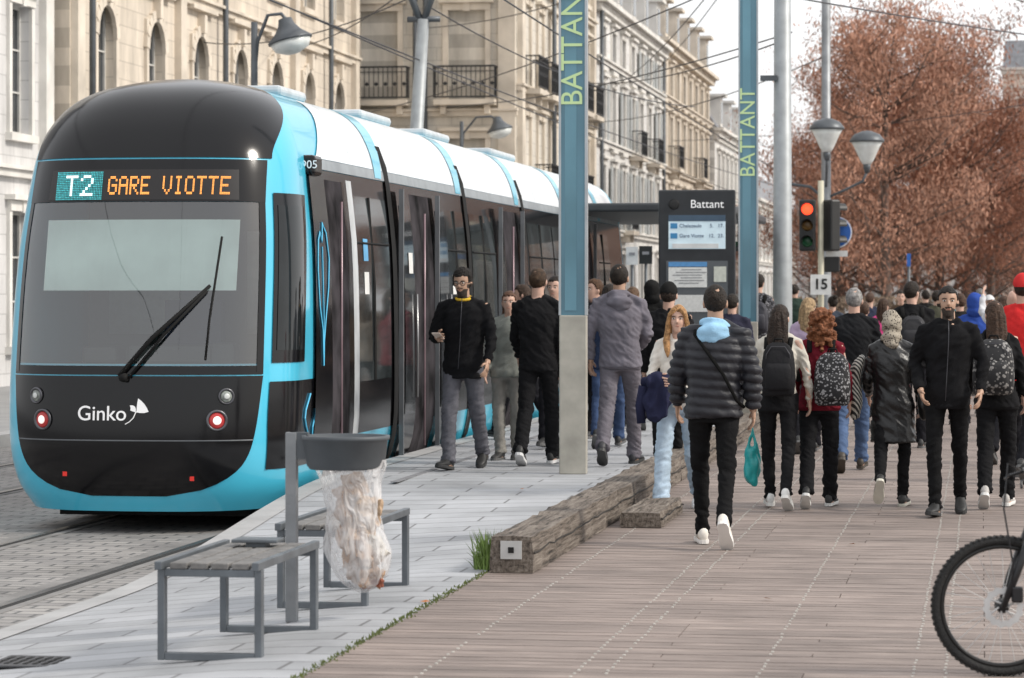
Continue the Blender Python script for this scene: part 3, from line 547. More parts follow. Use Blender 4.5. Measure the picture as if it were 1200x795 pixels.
mb=MB(); mb.box((.0,-.006,.14),(.13,.012,.11)); mb.box((0,-.014,.14),(.035,.008,.035),mi=1); mb.build('end_plate',[mat('plate_metal',(.5,.5,.49),.5,.3),mat('plate_hole',(.01,.01,.01),.9)],b0)
beam('weathered timber beam second from the viewer along the platform edge',22.33,27); beam('weathered timber beam third along the platform edge',27.03,33); beam('weathered timber beam farthest along the platform edge',33.03,42)
beam('short low timber block used as a step beside the platform edge',21.6,23.2,-2.6,-2.3,.004,.11)
gt=thing('grass_tuft','green grass tuft growing at the end of the nearest timber beam','grass',ground(572,667))
mb=MB()
for i in range(190):
    a=random.random()*6.28; r=random.random()*.1; x,y=r*math.cos(a)*.9,r*math.sin(a); h=random.uniform(.06,.26); lx,ly=random.uniform(-.1,.1),random.uniform(-.06,.06)
    mb.add([(x-.004,y,0),(x+.004,y,0),(x+lx*.5+.003,y+ly*.5,h*.65),(x+lx,y+ly,h),(x+lx*.5-.003,y+ly*.5,h*.65)],[(0,1,2,3,4)])
mb.build('blades',mat('grass',(.15,.23,.05),.6,island=.4),gt)
mb=MB()
for i in range(420):
    y=random.uniform(12.5,18); x=-2.99+random.gauss(0,.014); h=random.uniform(.005,.022)
    mb.add([(x-.006,y,0),(x+.006,y,0),(x+random.uniform(-.01,.01),y,h)],[(0,1,2)])
o=mb.build('moss_edge',mat('moss',(.14,.17,.05),.8,island=.3)); tag(o,'thin line of moss and grass between paving and boardwalk','grass'); o['kind']='stuff'
for i,(px,py) in enumerate(((492,708),(650,600),(905,705),(1002,640),(610,575))):
    v=ground(px,py); mb=MB(); mb.add([(0,0,.01),(.03,.02,.018),(.06,0,.012),(.03,-.02,.009)],[(0,1,2,3)]); lf=mb.build('fallen_leaf',mat('leaf_orange',(.4,.14,.03),.6),loc=v+Vector((0,0,.004))); lf.rotation_euler=(0,0,i*1.3)
    tag(lf,('dry orange leaf lying on the paving near the front bench','small brown leaf below the timber block','dry leaf on the boards right of the puffer jacket man','dry leaf on the boards below the leather coat','small dry leaf on the paving by the timber beam')[i],'leaf')
dc=thing('drain_cover','dark slotted metal drain cover set in the paving at the bottom left','drain cover',ground(45,777)+Vector((0,0,.006)))
MB().box((0,0,0),(.42,.42,.008)).build('plate',mat('cast_iron',(.09,.09,.095),.6,.5,bump=.3),dc)
mb=MB(); [mb.box((-.17+i*.048,j*.1,.0055),(.022,.075,.003)) for i in range(8) for j in(-1,0,1)]; mb.build('slots',mat('slot',(.01,.01,.01),.9),dc)
# ================= TRAM =================
def interp(tab,z):
    if z<=tab[0][0]: return tab[0][1]
    for i in range(len(tab)-1):
        if z<=tab[i+1][0]:
            p0=tab[max(i-1,0)];p1_=tab[i];p2_=tab[i+1];p3_=tab[min(i+2,len(tab)-1)]; h=p2_[0]-p1_[0]; t=(z-p1_[0])/h
            m1=(p2_[1]-p0[1])/max(1e-6,p2_[0]-p0[0])*h; m2=(p3_[1]-p1_[1])/max(1e-6,p3_[0]-p1_[0])*h
            return (2*t**3-3*t*t+1)*p1_[1]+(t**3-2*t*t+t)*m1+(-2*t**3+3*t*t)*p2_[1]+(t**3-t*t)*m2
    return tab[-1][1]
ZT=3.70
WT=[(.17,1.02),(.35,1.12),(.6,1.18),(.9,1.2),(1.6,1.2),(2.3,1.18),(2.8,1.13),(3.08,1.09),(3.32,1.0),(3.5,.87),(3.62,.68),(ZT,.4)]
YT=[(.17,.14),(.35,.05),(.6,0),(.9,0),(1.25,.03),(1.6,.08),(2.0,.15),(2.5,.26),(2.9,.37),(3.12,.46),(3.32,.6),(3.5,.82),(3.62,1.1),(ZT,1.5)]
Wf=lambda z:interp(WT,z); Yf=lambda z:interp(YT,z); LD=.85
def surf(x,z):
    u=min(.999,abs(x)/Wf(z)); return Yf(z)+LD*(1-math.sqrt(1-u**3))
def plan(t,z):
    s=1 if t>0 else -1; a=abs(t)
    if a<=1: u=math.sin(a*math.pi/2); return Vector((s*u*Wf(z),Yf(z)+LD*(1-math.sqrt(max(0,1-u**3))),z))
    return Vector((s*Wf(z),Yf(z)+LD+(a-1),z))
def pnorm(t,z):
    e=.01; a=plan(t+e,z)-plan(t-e,z); b=plan(t,z+e)-plan(t,z-e); return a.cross(b).normalized()
tram=thing('tram','light blue and black tram with orange destination display standing at the platform','tram',(-6.69,22.9,-.2))
CY=mat('tram_blue',(.06,.47,.66),.3,0,.05,2,coat=.6); BLK=mat('tram_black',(.004,.004,.005),.14,0,.05,2,coat=.0,spec=.38); WHT=mat('tram_white',(.76,.81,.84),.3,0,.08,1.2,coat=.4); RUB=mat('rubber',(.012,.012,.012),.8,spec=.2)
WG=glassmat('windscreen_glass',(.80,.86,.84),1.45,.10,.02)
def patch(tl,tr,z0,z1,off,nt=16,nzz=14):
    mb=MB(); vs=[]
    for i in range(nzz+1):
        z=z0+(z1-z0)*i/nzz; a=tl(z) if callable(tl) else tl; b=tr(z) if callable(tr) else tr
        for j in range(nt+1):
            t=a+(b-a)*j/nt; vs.append(plan(t,z)+pnorm(t,z)*off)
    mb.add(vs,[(i*(nt+1)+j,i*(nt+1)+j+1,(i+1)*(nt+1)+j+1,(i+1)*(nt+1)+j) for i in range(nzz) for j in range(nt)]); return mb
LEN=23.4; TB=.645
zs=[.17+(ZT-.17)*(i/60) for i in range(61)]; ts=[-1+i/32 for i in range(65)]
mb=MB(); rows=[]
ymods=[3.2,4.8,9,13.2,18,LEN]
for z in zs:
    rows.append([Vector((-Wf(z),y,z)) for y in ymods[::-1]]+[plan(t,z) for t in ts]+[Vector((Wf(z),y,z)) for y in ymods])
nc=len(rows[0]); vs=[v for r in rows for v in r]; fs=[]
for i in range(len(rows)-1):
    for j in range(nc-1):
        zc=(zs[i]+zs[i+1])/2
        if len(ymods)<=j<nc-len(ymods)-1:
            t=(ts[j-len(ymods)]+ts[j-len(ymods)+1])/2
            if abs(t)<.615 and 1.32<zc<2.64: continue
        fs.append((i*nc+j,i*nc+j+1,(i+1)*nc+j+1,(i+1)*nc+j))
mb.add(vs,fs)
mb.add(rows[-1],[(j,j+1,nc-2-j,nc-1-j) for j in range(nc//2-1)])
mb.add([r[0] for r in rows]+[r[-1] for r in rows],[(i,i+1,len(rows)+i+1,len(rows)+i) for i in range(len(rows)-1)])
shell_=mb.build('body_shell',CY,tram,True)
vz=lambda z:.70+.22*sst((z-3.0)/.5)
patch(lambda z:-vz(z),vz,3.0,ZT,.008,26,18).build('roof_visor',BLK,tram,True)
ws=patch(-TB+.02,TB-.02,1.30,2.66,.004,24,16).build('windscreen',WG,tram,True)
mb=patch(lambda z:-TB-.02*(z-2.64)/.34,lambda z:TB+.02*(z-2.64)/.34,2.64,2.985,.010,24,6)
for a,b,z0,z1 in((-TB,-.605,1.28,2.66),(.605,TB,1.28,2.66),(-TB,TB,1.26,1.33)):
    q=patch(a,b,z0,z1,.008,16 if b-a>.5 else 4,12); mb.add(q.v,q.f)
mb.build('windscreen_frame',BLK,ws,True)
lm=[(.30,.18),(.34,.33),(.45,.48),(.58,.56),(.8,.605),(1.25,.645)]
patch(lambda z:-interp(lm,z),lambda z:interp(lm,z),.30,1.25,.009,24,20).build('front_mask',BLK,tram,True)
mb=MB(); mb.tube([plan(-.6+1.2*i/20,.74)+Vector((0,-.012,0)) for i in range(21)],.006,6); mb.build('mask_seam',mat('seam_grey',(.10,.11,.12),.5),tram)
mb=MB(); mb.box((0,2.6,1.7),(2.2,.05,2.5)); mb.build('cab_partition',mat('cab_dark',(.10,.11,.11),.8,var=.4,scale=1.5),tram)
mb=MB(); mb.box((-.55,2.55,2.0),(.7,.02,.9)); mb.box((.6,2.55,2.0),(.5,.02,.9)); mb.build('partition_window',mat('partition_glow',(.25,.28,.28),.3,var=.5,scale=3),tram)
mb=MB(); mb.box((0,1.25,1.13),(1.9,.9,.40)); mb.box((.1,1.1,1.40),(.7,.4,.16)); mb.box((-.5,1.05,1.40),(.3,.3,.14)); mb.box((.55,1.0,1.40),(.2,.2,.2)); mb.build('dashboard',mat('dash',(.04,.045,.045),.6),tram,bev=.03)
mb=MB(); vs=[]
for i in range(2):
    z=(1.93,2.50)[i]
    for j in range(13):
        x=-.80+1.6*j/12; vs.append((x,surf(x,z)+.09,z))
mb.add(vs,[(j,j+1,14+j,13+j) for j in range(12)]); mb.build('sun_blind',mat('blind',(.62,.70,.68),.7,emis=.1,var=.15,scale=1.5),tram)
mb=MB(); mb.box((.05,1.9,1.5),(.5,.14,.7)); mb.ell((.05,1.88,1.9),(.14,.07,.12)); mb.build('driver_seat',mat('seat_cloth',(.05,.06,.1),.9),tram,bev=.04)
FT={'G':'01110100011000010111100011000101110','A':'01110100011000111111100011000110001','R':'11110100011000111110101001001010001','E':'11111100001000011110100001000011111','V':'10001100011000110001100010101000100','I':'01110001000010000100001000010001110','O':'01110100011000110001100011000101110','T':'11111001000010000100001000010000100','2':'01110100010000100010001000100011111',' ':'0'*35}
def led(s,x0,x1,z0,z1,m,name,par,off=.016,r_=.17):
    mb=MB(); cw=(x1-x0)/(len(s)*6-1); ch=(z1-z0)/7
    for k,c in enumerate(s):
        for i in range(7):
            for j in range(5):
                if FT[c][i*5+j]=='1':
                    for a in(0,1):
                        for b_ in(0,1):
                            x=x0+(k*6+j+.27+a*.48)*cw; z=z1-(i+.27+b_*.48)*ch; y=surf(x,z)-off; q=cw*r_; h=ch*r_
                            mb.add([(x-q,y,z-h),(x+q,y,z-h),(x+q,y,z+h),(x-q,y,z+h)],[(0,1,2,3)])
    return mb.build(name,m,par)
bd=patch(-.47,.49,2.655,2.90,.012,20,3).build('destination_board',mat('board',(.012,.010,.010),.4),tram,True)
led('GARE VIOTTE',-.245,.735,2.70,2.85,mat('led_orange',(1,.38,.08),.5,emis=1.9,var=0),'destination_text',bd,.022)
mb=MB()
for i in range(29):
    for k in range(16):
        x=-.70+i*.0143; z=2.665+k*.0145
        y=surf(x,z)-.02; mb.add([(x-.005,y,z-.005),(x+.005,y,z-.005),(x+.005,y,z+.005),(x-.005,y,z+.005)],[(0,1,2,3)])
mb.build('line_panel',mat('led_teal',(.06,.42,.45),.5,emis=.5,var=.5,scale=60),bd)
led('T2',-.62,-.37,2.69,2.86,mat('led_white',(.85,1,1),.5,emis=1.0,var=0),'line_text',bd,.028,.19)
LW=mat('logo_white',(.85,.85,.85),.5,var=0,emis=.15)
text('operator_name','Ginko',.165,LW,tram,(-.20,-.018,.95),conf=surf,ext=.002,off=.0005)
mb=MB()
def blob(c,pts_): mb.add([(x,surf(x,z)-.018,z) for x,z in [(c[0]+a,c[1]+b) for a,b in pts_]],[tuple(range(len(pts_)))])
blob((.085,.99),[(.0,-.025),(.03,-.03),(.065,-.03),(.10,-.02),(.085,.01),(.065,.04),(.04,.065),(.012,.085),(.006,.05),(.002,.01)])
blob((.085,.99),[(-.006,-.025),(-.004,.0),(-.012,.02),(-.03,.03),(-.055,.03),(-.048,.01),(-.05,-.01),(-.035,-.016)])
mb.tube([(x,surf(x,z)-.02,z) for x,z in((.083,.97),(.06,.92),(.03,.89),(-.005,.87))],.004,6); mb.build('leaf_emblem',LW,tram)
def light(x,z,r,mlens,name):
    y=surf(x,z); N=Vector((surf(x+.02,z)-surf(x-.02,z),-.04,0)).normalized(); q=N.to_track_quat('Z','Y').to_matrix(); c=Vector((x,y,z))+N*.004
    mb=MB(); mb.lathe([(r*1.25,0),(r*1.3,.014),(r*1.05,.024),(r,.012)],c,24,M=q); o=mb.build(name,mat('chrome_rim',(.12,.12,.13),.35,.8),tram,True)
    mb=MB(); mb.lathe([(r,.010),(r*.8,.018),(r*.4,.022),(.002,.023)],c,24,M=q); mb.build('lens',mlens,o,True)
    mb=MB(); mb.lathe([(r*.5,.026),(r*.3,.029),(.002,.03)],c,20,M=q); mb.build('bulb',mat('bulb',(1,.75,.7),.2,emis=.9) if name=='marker_light' else mat('bulb_clear',(.6,.62,.6),.1),o,True)
hl=mat('lens_clear',(.22,.24,.22),.1,var=.5,scale=40,coat=.5); rl=mat('lens_red',(.38,.03,.03),.2,emis=.2)
for sx in(-1,1): light(sx*.775,1.09,.052,hl,'headlight'); light(sx*.71,.90,.068,rl,'marker_light')
for x,z in((-.52,.47),(.52,.44)): conf=[(x+a*.018,surf(x,z)-.016,z+b*.018) for a,b in((-1,-1),(1,-1),(1,1),(-1,1))]; q=MB(); q.add(conf,[(0,1,2,3)]); q.build('reflector',mat('refl_red',(.8,.03,.02),.3),tram)
mb=MB(); P_=lambda x,z,o:(x,surf(x,z)-o,z); mb.tube([P_(-.06,1.25,.03),P_(.2,1.55,.06),P_(.64,1.97,.05)],[.02,.018,.014],6); mb.tube([P_(.02,1.24,.03),P_(.3,1.58,.06),P_(.62,1.93,.05)],.012,6); mb.tube([P_(.62,1.38,.02),P_(.64,1.7,.025),P_(.70,2.36,.02)],.010,6); mb.tube([P_(-.04,1.24,.02),P_(0,1.24,.05)],.035,8)
mb.build('wiper',RUB,tram,True)
def sp(y0,y1,z0,z1,off,nz_=8,sx=1):
    mb=MB(); a0,a1=y0 if isinstance(y0,tuple) else(y0,y0); b0_,b1_=y1 if isinstance(y1,tuple) else(y1,y1); vs=[]
    for i in range(nz_+1):
        k=i/nz_; z=z0+(z1-z0)*k; x=sx*(Wf(z)+off)
        vs+=[(x,a0+(a1-a0)*k,z),(x,b0_+(b1_-b0_)*k,z)]
    mb.add(vs,[((2*i,2*i+1,2*i+3,2*i+2) if sx>0 else (2*i,2*i+2,2*i+3,2*i+1)) for i in range(nz_)]); return mb
for sx in(1,-1):
    sp((1.9,2.9),LEN-.3,3.06,3.62,.010,12,sx).build('roof_fairing',WHT,tram,True)
    sp((1.3,1.7),LEN-.2,.66,2.96,.006,14,sx).build('window_band',BLK,tram,True)
mb=sp((1.7,1.85),LEN-.25,2.965,3.055,.014,3); mb.build('gutter_strip',mat('gutter',(.3,.33,.35),.4,.3),tram,True)
for y in(4.3,8.6,12.7,16.8,20.6): sp((y,y+.15),(y+.3,y+.7),2.98,3.64,.018,12).build('roof_stripe',CY,tram,True)
for y in(3.3,6.4,7.6,10.2,14.5): sp(y,y+.012,3.08,3.6,.020,8).build('fairing_seam',mat('seam_dark',(.2,.22,.23),.6),tram,True)
for y in(4.75,9.0,13.2,17.6): sp(y,y+.2,.2,3.3,.022,16).build('articulation',RUB,tram,True)
PN=mat('dark_pane',(.015,.018,.02),.05,var=.5,scale=1.3,spec=.3)
cabw=patch(.70,lambda z:1.12,1.35,2.72,.010,10,10).build('cab_window',BLK,tram,True)
patch(.73,1.05,1.45,2.62,.014,8,8).build('pane',PN,cabw,True)
patch(lambda z:.68+.03*abs(z-.9),1.95,.50,1.20,.010,12,6).build('cab_lower_panel',BLK,tram,True)
sp((1.32,1.45),(2.0,2.0),.66,2.95,.03,10).build('cab_door',BLK,tram,True)
mb=MB(); Sd=lambda y,z:(Wf(z)+.036,y,z)
leafpts=[(1.62,1.30),(1.60,1.6),(1.50,1.8),(1.46,2.1),(1.52,2.35),(1.60,2.42),(1.66,2.34),(1.72,2.50),(1.84,2.42),(1.90,2.2),(1.84,1.95),(1.72,1.7),(1.64,1.5),(1.62,1.30)]
mb.tube([Sd(y,z) for y,z in leafpts],[(.006,.014)]*len(leafpts),5); mb.tube([Sd(1.62,1.3),Sd(1.64,1.7),Sd(1.66,2.30)],.006,5)
mb.tube([plan(1.25+.1*math.sin(i*.9),.56+i*.065)+Vector((.018,0,0)) for i in range(9)],.008,5); mb.tube([plan(1.5+.06*math.cos(i*.9),.6+i*.05)+Vector((.018,0,0)) for i in range(8)],.007,5)
mb.build('blue_line_drawing',mat('line_cyan',(.08,.45,.7),.4),tram)
SP=mat('side_pane',(.03,.036,.038),.05,var=.8,scale=1.6,spec=.35); DP=mat('door_pane',(.03,.033,.036),.06,var=.8,scale=2.2,spec=.3)  # pane colours mottled so varied reflections are painted into the glass
def window(y0,y1,z0=1.12,z1=2.78,nm='side_window'):
    o=sp(y0,y1,z0,z1,.012).build(nm,SP,tram,True)
    mb=MB(); mb.tube([(Wf(z1-.4)+.02,y0+.04,z1-.42),(Wf(z1-.4)+.02,y1-.04,z1-.42)],.01,5); ym=(y0+y1)/2; mb.tube([(Wf(z)+.015,ym,z) for z in(z0,2,z1)],.018,5); mb.build('window_bar',RUB,o); return o
def leaf(y0,y1):
    o=sp(y0,y1,.3,2.9,.05,12).build('door_leaf',BLK,tram,True); sp(y0+.08,y1-.08,.75,2.75,.056,8).build('pane',DP,o,True)
    mb=MB(); mb.box((Wf(1)+.03,y0,1.6),(.045,.03,2.6)); mb.build('door_edge',mat('door_edge_grey',(.18,.19,.2),.4,.3),o)
    mb=MB(); mb.tube([(Wf(z)+.075,y1-.05,z) for z in(.9,1.4,1.9)],.010,6); mb.build('handle',mat('handle_steel',(.4,.4,.4),.3,.9),o,True); return o
dark=mat('doorway_painted_shade',(.03,.027,.03),.9,var=.9,scale=3,spec=.1)  # dim tram interior painted as a flat dark sheet on the shell
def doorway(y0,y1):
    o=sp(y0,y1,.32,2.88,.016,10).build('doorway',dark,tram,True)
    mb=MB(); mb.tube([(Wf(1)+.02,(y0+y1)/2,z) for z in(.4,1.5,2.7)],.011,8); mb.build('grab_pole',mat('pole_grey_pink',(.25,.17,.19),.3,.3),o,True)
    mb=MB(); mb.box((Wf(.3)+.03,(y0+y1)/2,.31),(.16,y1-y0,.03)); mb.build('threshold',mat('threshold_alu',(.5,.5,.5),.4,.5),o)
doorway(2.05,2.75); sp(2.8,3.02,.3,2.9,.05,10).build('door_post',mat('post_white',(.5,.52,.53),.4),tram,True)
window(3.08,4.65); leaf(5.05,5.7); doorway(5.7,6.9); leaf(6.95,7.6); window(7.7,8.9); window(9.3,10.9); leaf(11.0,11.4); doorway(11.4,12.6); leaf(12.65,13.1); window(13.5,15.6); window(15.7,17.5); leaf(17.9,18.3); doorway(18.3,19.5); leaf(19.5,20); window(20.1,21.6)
for y,z,c_ in((3.45,1.9,(.7,.7,.68)),(3.45,2.2,(.1,.35,.6)),(8.0,1.9,(.7,.7,.68)),(5.35,2.1,(.65,.65,.6))): sp(y,y+.2,z,z+.2,.062 if y==5.35 else .016,2).build('sticker',mat('sticker_%.1f'%c_[0],c_,.5),tram)
mb=MB(); mb.box((0,12,.15),(1.9,21,.22)); mb.box((0,1.6,.14),(1.6,1.6,.1)); mb.build('underbody_light_block',mat('under',(.015,.015,.015),.9),tram)  # dark boxes added to block light beneath the tram body
for y in(2.6,10.8,20.5):
    for sx in(-.72,.72):
        mb=MB(); mb.lathe([(.27,-.06),(.29,-.04),(.27,.06)],(sx,y,.285),24,M=Matrix.Rotation(R(90),3,'Y')); mb.build('wheel',mat('wheel_steel',(.1,.09,.085),.5,.7),tram,True)
for y0,y1 in((3.0,4.0),(6.5,8.0),(10,11.5),(14.5,16.5)):
    mb=MB(); mb.box((0.1,(y0+y1)/2,3.71),(.9,y1-y0,.10)); mb.build('roof_unit',mat('roof_grey',(.5,.53,.55),.6),tram,bev=.04)
mb=MB(); mb.box((1.13,1.62,2.98),(.13,.3,.17)); mb.build('camera_housing',BLK,tram,bev=.03)
text('fleet_number','905',.095,LW,tram,(1.15,1.455,2.98),rot=(R(90),0,0),ext=.002)
# ================= STREET FURNITURE =================
mg=mat('galvanised',(.24,.25,.26),.5,.5,.2,5,.1); mgd=mat('dark_grey_metal',(.10,.11,.12),.45,.4,.15,5)
def totem(label,px,d):
    v=at(px,d); v.z=gz(v.x,v.y); o=thing('station_post',label,'station post',v,R(3),'tall blue station posts')
    MB().box((0,0,.68),(.235,.13,1.36)).build('base',mat('beige_metal',(.40,.38,.33),.5,.2,var=.2,scale=5),o,bev=.01)
    MB().box((0,0,4.1),(.205,.09,5.48)).build('panel',mat('blue_panel',(.09,.22,.29),.25,0,.25,.9,coat=.4),o)
    MB().box((-.02,-.047,4.1),(.1,.006,5.40)).build('inner_strip',mat('blue_panel_dark',(.12,.26,.33),.25,0,.3,.7),o)
    for sx in(-1,1): MB().box((sx*.112,0,4.1),(.02,.12,5.48)).build('edge_rail',mat('edge_alu',(.42,.45,.47),.35,.6),o)
    t=text('station_name','BATTANT',.265,mat('lime',(.50,.66,.34),.5,emis=.1,var=0),o,(.0,-.052,0),rot=(0,0,0),sx=.93)
    t.rotation_euler=(R(90),R(-90),0); t.location=(.0,-.052,3.70)
    return o
totem('near tall blue station post with beige base standing between two men on the platform',672,25.6)
totem('far tall blue station post reading BATTANT behind the shelter',877,37)
v=at(917,45); v.z=0; o=thing('catenary_mast','thick tapering grey mast right of the far station post','mast',v); MB().tube([(0,0,0),(0,0,.5),(0,0,10)],[.17,.15,.11],20).build('mast',mat('mast_grey',(.33,.35,.36),.5,.3),o,True); MB().lathe([(.26,0),(.26,.05),(.2,.08)],n=20).build('foot_plate',mg,o); MB().tube([(0,0,7.4),(-2.4,-.3,7.8)],.03,8).build('bracket_arm',mg,o,True); MB().box((-.2,-.1,4.95),(.25,.1,.08)).build('bracket',mgd,o)
v=at(968,57); o=thing('street_lamp','double headed street lamp on a tall grey pole above the traffic light','street lamp',v); MB().tube([(0,0,0),(0,0,1),(0,0,9)],[.12,.10,.08],16).build('pole',mg,o,True)
fg=mat('frosted_glass',(.66,.68,.66),.25,emis=.05)
for dx,dy,zz in((.06,-.9,4.35),(.78,-.1,4.15)):
    l_=MB(); l_.lathe([(.33,.44),(.33,.48),(.24,.59),(.09,.65),(.01,.66)],(dx,dy,zz),20); h=l_.build('lamp_cap',mgd,o,True)
    MB().lathe([(.08,.02),(.13,.1),(.24,.34),(.30,.44)],(dx,dy,zz),20).build('lamp_glass',fg,h,True); MB().lathe([(.04,-.14),(.07,-.05),(.075,.03)],(dx,dy,zz),12).build('socket',mgd,h,True)
    MB().tube([(0,0,zz-.62),(dx*.5,dy*.5,zz-.45),(dx*.9,dy*.9,zz-.3),(dx,dy,zz-.12)],.025,8).build('arm',mgd,o,True)
MB().tube([(0,0,3.5),(-.3,-.1,3.75),(-.68,-.2,3.8)],.03,8).build('arm',mgd,o,True)
v=at(962,50); o=thing('traffic_light','traffic light showing red on a cream pole with a number fifteen plate','traffic light',v); MB().tube([(0,0,0),(0,0,3.6)],.05,12).build('pole',mat('cream_pole',(.55,.52,.40),.5),o,True)
def tl(dx,dy,rz,lit,zz=2.85):
    q=Matrix.Rotation(rz,3,'Z'); c=Vector((dx,dy,zz)); h=MB().box(c,(.27,.2,.86),rz).build('signal_head',mat('signal_black',(.015,.015,.015),.5),o,bev=.03)
    for i,(k,cc) in enumerate((('red',(.9,.05,.02)),('amber',(.12,.06,.01)),('green',(.01,.08,.03)))):
        p_=c+q@Vector((0,-.105,.27-i*.27)); M=q@Matrix.Rotation(R(90),3,'X'); MB().lathe([(.095,0),(.06,.015),(.002,.02)],p_,16,M=M).build('lens',mat('signal_'+k+('_lit' if lit and i==0 else ''),cc if not(lit and i==0) else (1,.06,.02),.3,emis=3 if lit and i==0 else 0),h,True)
        hd=MB(); rs=[[p_+q@Vector((.105*math.cos(a),yy,.105*math.sin(a))) for a in [R(-10+200*j/10) for j in range(11)]] for yy in(0,-.16)]; hd.rings(rs,cap=False,closed=False); hd.build('visor',mat('signal_black',(.015,.015,.015),.5),h)
tl(-.22,-.05,0,True); tl(.17,-.02,R(130),False)
MB().box((.0,-.07,1.86),(.34,.02,.34)).build('number_plate',mat('plate_white',(.8,.8,.78),.5),o); text('plate_number','15',.24,mat('black_ink',(.01,.01,.01),.6,var=0),o,(0,-.085,1.86),off=.006)
MB().lathe([(.25,-.01),(.25,.01)],(.24,.2,2.74),24,M=Matrix.Rotation(R(90),3,'X')).build('sign_disc',[mat('blue_sign',(.02,.12,.45),.4)],o); MB().lathe([(.27,-.008),(.27,.008)],(.24,.215,2.74),24,M=Matrix.Rotation(R(90),3,'X')).build('sign_border',mat('plate_white',(.8,.8,.78),.5),o); MB().box((.18,.1,2.2),(.26,.1,.26)).build('pedestrian_signal',mat('signal_black',(.015,.015,.015),.5),o,bev=.02); MB().box((.26,.12,2.38),(.36,.02,.1)).build('small_plate',mat('plate_white',(.8,.8,.78),.5),o)
v=at(817,39); v.z=.16; o=thing('station_sign','dark grey station information panel headed Battant with timetable screens','sign',v,R(4))
MB().box((0,0,1.45),(1.0,.2,2.9)).build('casing',mat('casing_grey',(.035,.038,.042),.45,.3),o,bev=.02); WT_=mat('white_ink',(.85,.85,.85),.5,var=0,emis=.2)
text('stop_name','Battant',.15,WT_,o,(.13,-.108,2.71)); MB().lathe([(.07,0),(.06,.02),(.03,.024)],(-.3,-.1,2.71),20,M=Matrix.Rotation(R(90),3,'X')).build('speaker_disc',mat('disc_black',(.01,.01,.01),.5),o)
sc=MB().box((0,-.105,2.35),(.74,.012,.44)).build('screen',mat('screen_blue',(.5,.62,.68),.2,emis=.35,var=.08),o)
MB().box((0,-.113,2.53),(.74,.01,.08)).build('screen_header',mat('hdr',(.05,.09,.14),.3),sc); MB().box((-.02,-.113,2.17),(.6,.01,.06)).build('screen_footer',mat('ftr',(.7,.72,.72),.3),sc)
DI=mat('deep_ink',(.02,.06,.15),.5,var=0)
for i,(a,b_,c_) in enumerate((('Chalezeule','5.','17.'),('Gare Viotte','12.','23.'))):
    z=2.43-i*.13; MB().box((-.3,-.114,z),(.09,.006,.07)).build('line_mark',mat('line_blue',(.05,.25,.5),.5),sc); text('screen_text',a,.066,DI,sc,(-.23,-.114,z),al='LEFT'); text('screen_text',b_,.066,DI,sc,(.19,-.114,z)); text('screen_text',c_,.066,DI,sc,(.31,-.114,z))
MB().box((0,-.105,1.55),(.8,.012,.85)).build('poster_case',mat('poster_back',(.10,.11,.12),.3),o)
for x,z,w,h,c_ in((-.12,1.76,.5,.26,(.75,.76,.74)),(.02,1.42,.62,.22,(.7,.7,.68)),(-.12,1.93,.5,.06,(.1,.3,.6)),(.3,1.8,.16,.2,(.6,.62,.55))): MB().box((x,-.115,z),(w,.008,h)).build('notice',mat('notice_%.1f'%c_[0],c_,.5,var=.1,scale=25),o)
mb=MB(); [mb.box((-.1+random.uniform(-.03,.03),-.121,1.86-i*.035),(random.uniform(.25,.4),.003,.008)) for i in range(6)]; mb.build('notice_lines',mat('ink_grey',(.2,.2,.22),.6),o)
v=at(800,43); v.z=.16; sh=thing('tram_shelter','glass sided tram shelter with flat dark roof behind the Battant panel','shelter',v)
MB().box((-.4,1.2,2.72),(2.5,7.5,.12)).build('roof',mat('shelter_roof',(.05,.055,.06),.5,.3),sh,bev=.03)
for y in(-1.5,1.2,4): MB().box((.75,y,1.33),(.1,.1,2.66)).build('post',mgd,sh)
for y in(-.15,2.6): MB().box((.75,y,1.3),(.02,2.5,2.0)).build('glass_panel',glassmat('shelter_glass',(.75,.82,.82)),sh)
for px,py,w,h,c_,lb in((741,300,.2,.3,(.7,.7,.7),'small white sign on a thin post behind the tram rear'),(757,299,.22,.3,(.02,.02,.02),'small black square sign beside the white one behind the tram rear')):
    v=at(px,50); v.z=.16 ; o=thing('small_sign',lb,'sign',v); zz=CH+(HY-py)/F*50-.16; MB().tube([(0,0,0),(0,0,zz+h/2)],.03,8).build('post',mgd,o,True); MB().box((0,-.04,zz),(w,.02,h)).build('plate',mat('sign_%.1f'%c_[0],c_,.5),o); MB().box((0,-.054,zz+.03),(w*.5,.006,.05)).build('symbol',mat('sym_grey',(.3,.3,.32),.5),o)
def wlamp(label,px,d,top,reach,hz_,sc=1.):
    v=at(px,d); v.z=-.2; o=thing('street_lamp',label,'street lamp',v); MB().tube([(0,0,0),(0,0,1),(0,0,top)],[.09*sc,.07*sc,.05*sc],12).build('pole',mgd,o,True)
    MB().tube([(0,0,top-.9),(.05,0,top-.3),(reach*.4,0,top+.1),(reach*.8,0,top+.12),(reach,0,top)],.028*sc,8).build('arm',mgd,o,True)
    h=MB().lathe([(.02,.22),(.1,.2),(.13,.1),(.2,.0),(.34,-.12),(.34,-.15)],(reach,0,hz_),20,M=Matrix.Rotation(R(-14),3,'Y')).build('lamp_hood',mgd,o,True); MB().lathe([(.32,-.14),(.26,-.27),(.1,-.34),(.01,-.35)],(reach,0,hz_),20,M=Matrix.Rotation(R(-14),3,'Y')).build('lamp_glass',fg,h,True)
wlamp('large curved arm street lamp above the tram cab in front of the arched windows',298,45,6.0,.52,5.85)
wlamp('smaller curved arm street lamp rising behind the tram roof',541,76,6.3,.95,6.2)
